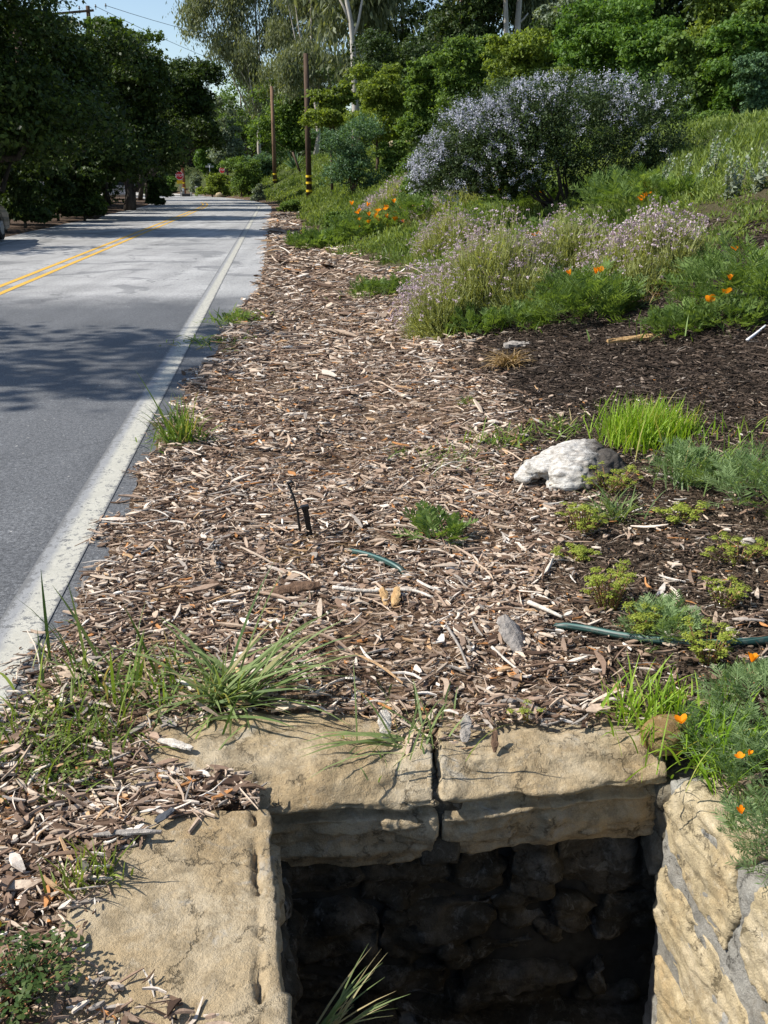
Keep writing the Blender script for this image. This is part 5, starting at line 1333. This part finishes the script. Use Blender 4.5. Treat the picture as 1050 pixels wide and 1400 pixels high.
# ------------------------------------------------------------------ poles and signs
POLE = barkmat('dark_pole_wood', (.035, .024, .017), (.12, .08, .055), 5)
POLE2 = barkmat('brown_pole_wood', (.09, .055, .035), (.24, .15, .095), 5)
YEL = plain('yellow_band', (.72, .50, .02), .6)
STEEL = plain('galvanised_steel', (.36, .37, .38), .5, .5, .6)
def pole(px, ybase, ytop, Y, r_, label, bands=(), mat=POLE, cat='utility pole'):
    b = at(px, ybase, Y); zt = at(px, ytop, Y)[2]; zg = float(H(b[0], Y)); h = zt - zg
    t_ = thing('utility_pole', label, cat, (b[0], Y, zg - .1))
    put('post', tubes('post', [([(0, 0, 0), (0, 0, h * .5), (0, 0, h + .1)], [r_, r_ * .9, r_ * .78])], 14), mat, t_)
    for by in bands:
        zb = at(px, by, Y)[2] - zg + .1
        bm = bmesh.new(); add_cyl(bm, (0, 0, zb - .06), (0, 0, zb + .06), r_ * 1.05, r_ * 1.04, 16)
        put('reflective_band', bm_mesh('reflective_band', bm), YEL, t_)
    return t_, h
pole(423, 272, 73, 58, .17, 'nearer bare dark utility pole with three yellow bands on the bank', (241, 250, 261))
pole(376.5, 258, 118, 84, .17, 'farther bare brown utility pole with yellow bands on the bank', (238, 246, 252), POLE2)
t_, h = pole(252, 262, 165, 100, .16, 'reddish brown pole with yellow bands behind the stop sign', (250, 257), plain('redwood_pole', (.20, .075, .04), .8))
t_, h = pole(53, 305, -60, 37, .17, 'dark utility pole under the oaks carrying a grey notice board')
q = at(49, 263, 36.6) - np.array(t_.location)
bm = bmesh.new(); add_box(bm, (0, 0, 0), (.52, .03, .74), bevel=.008)
put('notice_board', bm_mesh('notice_board', bm), plain('grey_notice', (.42, .42, .42), .6, var=.1), t_, loc=(q[0], -.2, q[2]), rot=(0, .05, 0))
bm = bmesh.new(); add_cyl(bm, (-.2, -.17, .05), (-.2, -.17, 4.2), .045, .045, 10)
put('conduit', bm_mesh('conduit', bm, True), STEEL, t_)
t_, h = pole(145.5, 285, 8, 68, .16, 'tall pole whose crossarm shows above the oaks')
bm = bmesh.new(); add_box(bm, (0, -.16, h - .25), (2.7, .11, .13), bevel=.01); put('crossarm', bm_mesh('crossarm', bm), POLE, t_, rot=(0, -.08, 0))
for k, xx in enumerate((-1.15, -.5, .55, 1.2)):
    bm = bmesh.new(); zc_ = h - .13 + xx * .08
    add_cyl(bm, (xx, -.16, zc_ - .05), (xx, -.16, zc_ + .12), .02, .02, 8); add_cyl(bm, (xx, -.16, zc_ + .08), (xx, -.16, zc_ + .2), .07, .04, 12); add_cyl(bm, (xx, -.16, zc_ + .2), (xx, -.16, zc_ + .25), .05, .03, 12)
    put('insulator', bm_mesh('insulator', bm, True), plain('grey_porcelain', (.18, .17, .17), .3, .5), t_)
WIRE = plain('wire_metal', (.03, .03, .032), .5, .4)
pl_ = np.array(t_.location)
def wire(label, a, b, sag):
    P_ = [a + (b - a) * s + np.array([0, 0, -4 * sag * s * (1 - s)]) for s in np.linspace(0, 1, 14)]
    tag(put('power_line', tubes('power_line', [(np.array(P_) - a, np.full(14, .016))], 5), WIRE, loc=a), label, 'power line')
topz = h + .1
wire('upper power line running from the crossarm towards the gum trees', pl_ + np.array([1.2, -.16, topz]), at(400, 62, 125), .6)
wire('lower power line running from the crossarm towards the gum trees', pl_ + np.array([.55, -.16, topz - .05]), at(400, 118, 125), .5)
wire('power line running from the crossarm to the left', pl_ + np.array([-1.15, -.16, topz - .1]), at(-120, -60, 45), .5)

RED = plain('sign_red', (.50, .012, .018), .45, .4, var=.06); WHITE = plain('sign_white', (.75, .75, .74), .5, .3, var=.06)
def octa(bm, r_, y0, y1):
    vs = []
    for yy in (y0, y1): vs.append([bm.verts.new((r_ * math.cos(PI / 8 + k * PI / 4), yy, r_ * math.sin(PI / 8 + k * PI / 4))) for k in range(8)])
    bm.faces.new(vs[0]); bm.faces.new(vs[1][::-1])
    for k in range(8): bm.faces.new((vs[0][(k + 1) % 8], vs[0][k], vs[1][k], vs[1][(k + 1) % 8]))
    bmesh.ops.recalc_face_normals(bm, faces=bm.faces)
def stop_sign(px, py, wpx, Y, label, yaw=0, plate=False):
    c = at(px, py, Y); s = scale_at(c); zg = float(H(c[0], Y)); R = wpx * s / 2 / math.cos(PI / 8); h = c[2] - zg
    t_ = thing('stop_sign', label, 'stop sign', (c[0], Y, zg), yaw)
    bm = bmesh.new(); add_box(bm, (0, .03, (h + R) / 2 - .1), (.055, .035, h + R + .1), bevel=.005); put('post', bm_mesh('post', bm), STEEL, t_)
    bm = bmesh.new(); octa(bm, R, -.004, .004); bmesh.ops.translate(bm, vec=(0, 0, h), verts=bm.verts); pn = put('panel', bm_mesh('panel', bm), WHITE, t_)
    bm = bmesh.new(); octa(bm, R * .92, -.008, -.0045); bmesh.ops.translate(bm, vec=(0, 0, h), verts=bm.verts); put('red_field', bm_mesh('red_field', bm), RED, pn)
    fc = bpy.data.curves.new('lettering', 'FONT'); fc.body = 'STOP'; fc.align_x = 'CENTER'; fc.align_y = 'CENTER'; fc.size = R * .86; fc.extrude = .001; fc.materials.append(WHITE)
    tmpo = bpy.data.objects.new('tmp', fc); C.objects.link(tmpo); lm = bpy.data.meshes.new_from_object(tmpo.evaluated_get(bpy.context.evaluated_depsgraph_get())); bpy.data.objects.remove(tmpo)
    o = put('lettering', lm, WHITE, pn, (0, -.010, h), (PI / 2, 0, 0)); o.scale = (.85, 1, 1)
    if plate:
        bm = bmesh.new(); add_box(bm, (0, -.004, h - R * 1.42), (R * 1.35, .008, R * .78), bevel=.003); put('warning_plate', bm_mesh('warning_plate', bm), plain('sign_yellow', (.70, .45, .02), .5), t_)
stop_sign(245.2, 240, 10.8, 90, 'nearer red stop sign with a yellow plate below at the bend', .05, True)
stop_sign(303.5, 232.5, 8, 106, 'farther smaller red stop sign above the yellow green shrub', -.1)
c = at(286.5, 228, 104); zg = float(H(c[0], 104))
t_ = thing('street_name_sign', 'street name sign with crossed pale blades above the shrub at the bend', 'street sign', (c[0], 104, zg))
bm = bmesh.new(); add_cyl(bm, (0, 0, -.1), (0, 0, c[2] - zg + .3), .035, .03, 10); put('post', bm_mesh('post', bm, True), STEEL, t_)
for k, yw in ((0, .15), (1, 1.35)):
    bm = bmesh.new(); add_box(bm, (0, 0, c[2] - zg + .02 + .2 * k), (.85, .012, .17), bevel=.004); put('name_blade', bm_mesh('name_blade', bm), plain('grey_sign_face', (.42, .42, .41), .5), t_, rot=(0, 0, yw))
def marker(px, py0, py1, wpx, Y, label, mat, cap=None):
    b = at(px, py1, Y); zg = float(H(b[0], Y)); s = scale_at(b); h = (py1 - py0) * s
    t_ = thing('marker_post', label, 'marker post', (b[0], Y, zg))
    bm = bmesh.new(); add_box(bm, (0, 0, h / 2 - .05), (wpx * s, wpx * s * .6, h + .1), bevel=.02); put('post', bm_mesh('post', bm), mat, t_)
    bm = bmesh.new(); add_box(bm, (0, -wpx * s * .3 - .006, h * .78), (wpx * s * .7, .01, h * .22), bevel=.003); put('reflector', bm_mesh('reflector', bm), cap or WHITE, t_)
OLDP = plain('weathered_white_post', (.50, .49, .46), .7)
marker(269.5, 258, 272, 3.6, 90, 'white marker post with a notch at the end of the road', OLDP, plain('dark_plate', (.05, .05, .055), .5))
marker(251.3, 260, 272, 3.2, 91, 'grey short post right beside the nearer stop sign', plain('grey_post', (.26, .26, .26), .7))
marker(199.5, 266, 272, 2.8, 96, 'short white post at the far side of the pale side road, left one', OLDP)
marker(205, 266, 272, 2.4, 96.4, 'short white post at the far side of the pale side road, right one', OLDP)
marker(209, 265, 272, 2.6, 97, 'short yellow post on the far side of the pale side road', plain('yellow_post', (.55, .42, .05), .7))
b = at(255.5, 269, 90.5); zg = float(H(b[0], 90.5))
t_ = thing('concrete_drain_box', 'low dark drain box with pale wing walls beside the white marker post', 'drain box', (b[0], 90.5, zg))
bm = bmesh.new(); add_box(bm, (0, 0, .12), (.72, .5, .34), bevel=.02); put('box', bm_mesh('box', bm), plain('dark_steel_box', (.03, .03, .032), .6), t_)
bm = bmesh.new(); add_box(bm, (.42, 0, .16), (.1, .5, .5), bevel=.02); add_box(bm, (-.42, 0, .16), (.1, .5, .5), bevel=.02); put('wing_wall', bm_mesh('wing_wall', bm), plain('pale_concrete_wall', (.5, .48, .44), .8), t_)
b = at(300, 268, 87); tag(put('boulder', ball_cluster([(0, 0, .15, .35, .3, .26), (.2, .05, .1, .2, .2, .18)], 'boulder', .05, 3, ((.05, 4),), 7), sand_pale, loc=(b[0], 87, float(H(b[0], 87)))), 'pale boulder at the foot of the bank right of the bend shrub', 'boulder')
b = G(547, 203); tag(put('boulder', ball_cluster([(0, 0, .1, 1.1, .6, .35), (.6, 0, .1, .6, .5, .25)], 'boulder', .08, 3, ((.08, 3),), 8), sand_pale, loc=b), 'pale sandy boulder on the crest left of the lilac bush', 'boulder')

# ------------------------------------------------------------------ parked cars
def car(label, loc, yaw, paint, L=4.5, W=1.78, Ht=1.48, hatch=True):
    """nose towards +x"""
    t_ = thing('parked_car', label, 'car', loc, yaw)
    hl = L / 2
    low = [(-hl, .32), (-hl - .03, .55), (-hl + .02, .92), (-hl * .4, .98), (hl * .36, .98), (hl * .8, .84), (hl - .02, .66), (hl + .02, .45), (hl - .04, .26)]
    def arch(cx):
        return [(cx + .37 * math.cos(a), .31 + .37 * math.sin(a)) for a in np.linspace(0, PI, 9)]
    wx = (hl * .62, -hl * .60)
    prof = low + [(wx[0] + .37, .22)] + arch(wx[0]) + [(wx[0] - .37, .22), (wx[1] + .37, .22)] + arch(wx[1]) + [(wx[1] - .37, .22), (-hl + .06, .24)]
    bm = bmesh.new(); secs = []
    for yy, k in ((-W / 2 + .05, .985), (-W / 2, 1.0), (W / 2, 1.0), (W / 2 - .05, .985)):
        pass
    ysec = [(-W / 2, .0), (-W / 2 + .04, .0), (W / 2 - .04, 0), (W / 2, 0)]
    for yy, _ in ysec:
        edge_ = abs(yy) > W / 2 - .02
        secs.append([bm.verts.new((x * (.985 if edge_ else 1), yy, .6 + (z - .6) * (.96 if edge_ else 1))) for x, z in prof])
    n = len(prof)
    for a, b in zip(secs[:-1], secs[1:]):
        for j in range(n): bm.faces.new((a[j], a[(j + 1) % n], b[(j + 1) % n], b[j]))
    bm.faces.new(secs[0][::-1]); bm.faces.new(secs[-1])
    bmesh.ops.triangulate(bm, faces=[f for f in bm.faces if len(f.verts) > 4]); bmesh.ops.recalc_face_normals(bm, faces=bm.faces)
    body = put('body', bm_mesh('body', bm), paint, t_)
    rear = -hl * (.96 if hatch else .72)
    cab = [(rear, .95), (rear + .16, Ht - .06), (rear + .45, Ht), (hl * .02, Ht - .01), (hl * .14, Ht - .06), (hl * .47, .96)]
    def cabm(inset, pts):
        bm = bmesh.new(); S = []
        for sg in (-1, 1): S.append([bm.verts.new((x, sg * (W / 2 - .07 - inset - (z - .95) * .26), z)) for x, z in pts])
        k = len(pts); bm.faces.new(S[0]); bm.faces.new(S[1][::-1])
        for j in range(k): bm.faces.new((S[0][(j + 1) % k], S[0][j], S[1][j], S[1][(j + 1) % k]))
        bmesh.ops.recalc_face_normals(bm, faces=bm.faces); return bm
    put('cabin', bm_mesh('cabin', cabm(0, cab)), paint, t_)
    glass = GLASS
    for sg in (-1, 1):
        for (x0, x1, x2, x3) in ((rear + .28, rear + .40, -hl * .18, -hl * .18), (-hl * .13, -hl * .13, hl * .04, hl * .36)):
            bm = bmesh.new(); q = []
            for x, z in ((x0, 1.02), (x1, Ht - .12), (x2, Ht - .12), (x3, 1.02)): q.append(bm.verts.new((x, sg * (W / 2 - .062 - (z - .95) * .26), z)))
            f = bm.faces.new(q if sg < 0 else q[::-1]); g = bmesh.ops.solidify(bm, geom=[f], thickness=.008)
            put('side_window', bm_mesh('side_window', bm), glass, t_)
    for nm, (xa, za), (xb, zb) in (('windscreen', (hl * .455, .99), (hl * .16, Ht - .09)), ('rear_window', (rear + .01, 1.02), (rear + .14, Ht - .1))):
        sx_ = .012 if nm == 'windscreen' else -.012
        bm = bmesh.new(); q = []
        for x, z, sg in ((xa, za, -1), (xa, za, 1), (xb, zb, 1), (xb, zb, -1)): q.append(bm.verts.new((x + sx_, sg * (W / 2 - .16 - (z - .95) * .26), z + .006)))
        f = bm.faces.new(q); bmesh.ops.solidify(bm, geom=[f], thickness=.006); put(nm, bm_mesh(nm, bm), glass, t_)
    for x in wx:
        for sg in (-1, 1):
            bm = bmesh.new(); add_cyl(bm, (x, sg * (W / 2 - .2), .31), (x, sg * (W / 2 - .01), .31), .31, .31, 24); wh = put('wheel', bm_mesh('wheel', bm), TYRE, t_)
            bm = bmesh.new(); add_cyl(bm, (x, sg * (W / 2 - .03), .31), (x, sg * (W / 2 + .002), .31), .20, .17, 20)
            for k in range(6):
                a = k * PI / 3; add_box(bm, (x + .1 * math.cos(a), sg * (W / 2 + .004), .31 + .1 * math.sin(a)), (.17, .012, .04), Matrix.Rotation(-a, 3, 'Y'))
            put('rim', bm_mesh('rim', bm), STEEL, wh)
    for sg in (-1, 1):
        bm = bmesh.new(); add_box(bm, (-hl - .005, sg * (W / 2 - .16), .76), (.05, .22, .26), bevel=.015); put('tail_light', bm_mesh('tail_light', bm), TAIL, t_)
        bm = bmesh.new(); add_box(bm, (hl - .08, sg * (W / 2 - .24), .66), (.16, .34, .14), bevel=.02); put('headlight', bm_mesh('headlight', bm), LAMP, t_)
        bm = bmesh.new(); add_box(bm, (hl * .34, sg * (W / 2 + .08), 1.02), (.12, .18, .12), bevel=.03); put('mirror', bm_mesh('mirror', bm), paint, t_)
    bm = bmesh.new(); add_box(bm, (-hl - .03, 0, .42), (.08, W - .16, .14), bevel=.02); put('bumper', bm_mesh('bumper', bm), paint, t_)
    bm = bmesh.new(); add_box(bm, (-hl - .035, 0, .72), (.02, .46, .12), bevel=.003); put('number_plate', bm_mesh('number_plate', bm), WHITE, t_)
    return t_
GLASS = plain('dark_glass', (.015, .018, .02), .08, .6, var=0); TYRE = plain('tyre_rubber', (.018, .018, .018), .85); TAIL = plain('red_lamp', (.45, .02, .015), .3, .5, var=0); LAMP = plain('clear_lamp', (.6, .62, .64), .15, .6, var=0)
b = at(171, 268, 77)
car('white hatchback parked under the oaks by the bend', (b[0] - .3, 77, float(H(b[0], 77))), math.radians(100), plain('white_car_paint', (.72, .73, .74), .3, .5, var=.03, coat=.5))
b = at(17, 322, 26.5)
car('dark grey car cut off by the left edge, parked on the far verge', (b[0] - .62 - .22, 26.0 - 1.3, float(H(b[0] - 1, 25))), math.radians(97), plain('dark_grey_car_paint', (.014, .017, .017), .35, .4, var=.03, coat=.2), Ht=1.42)
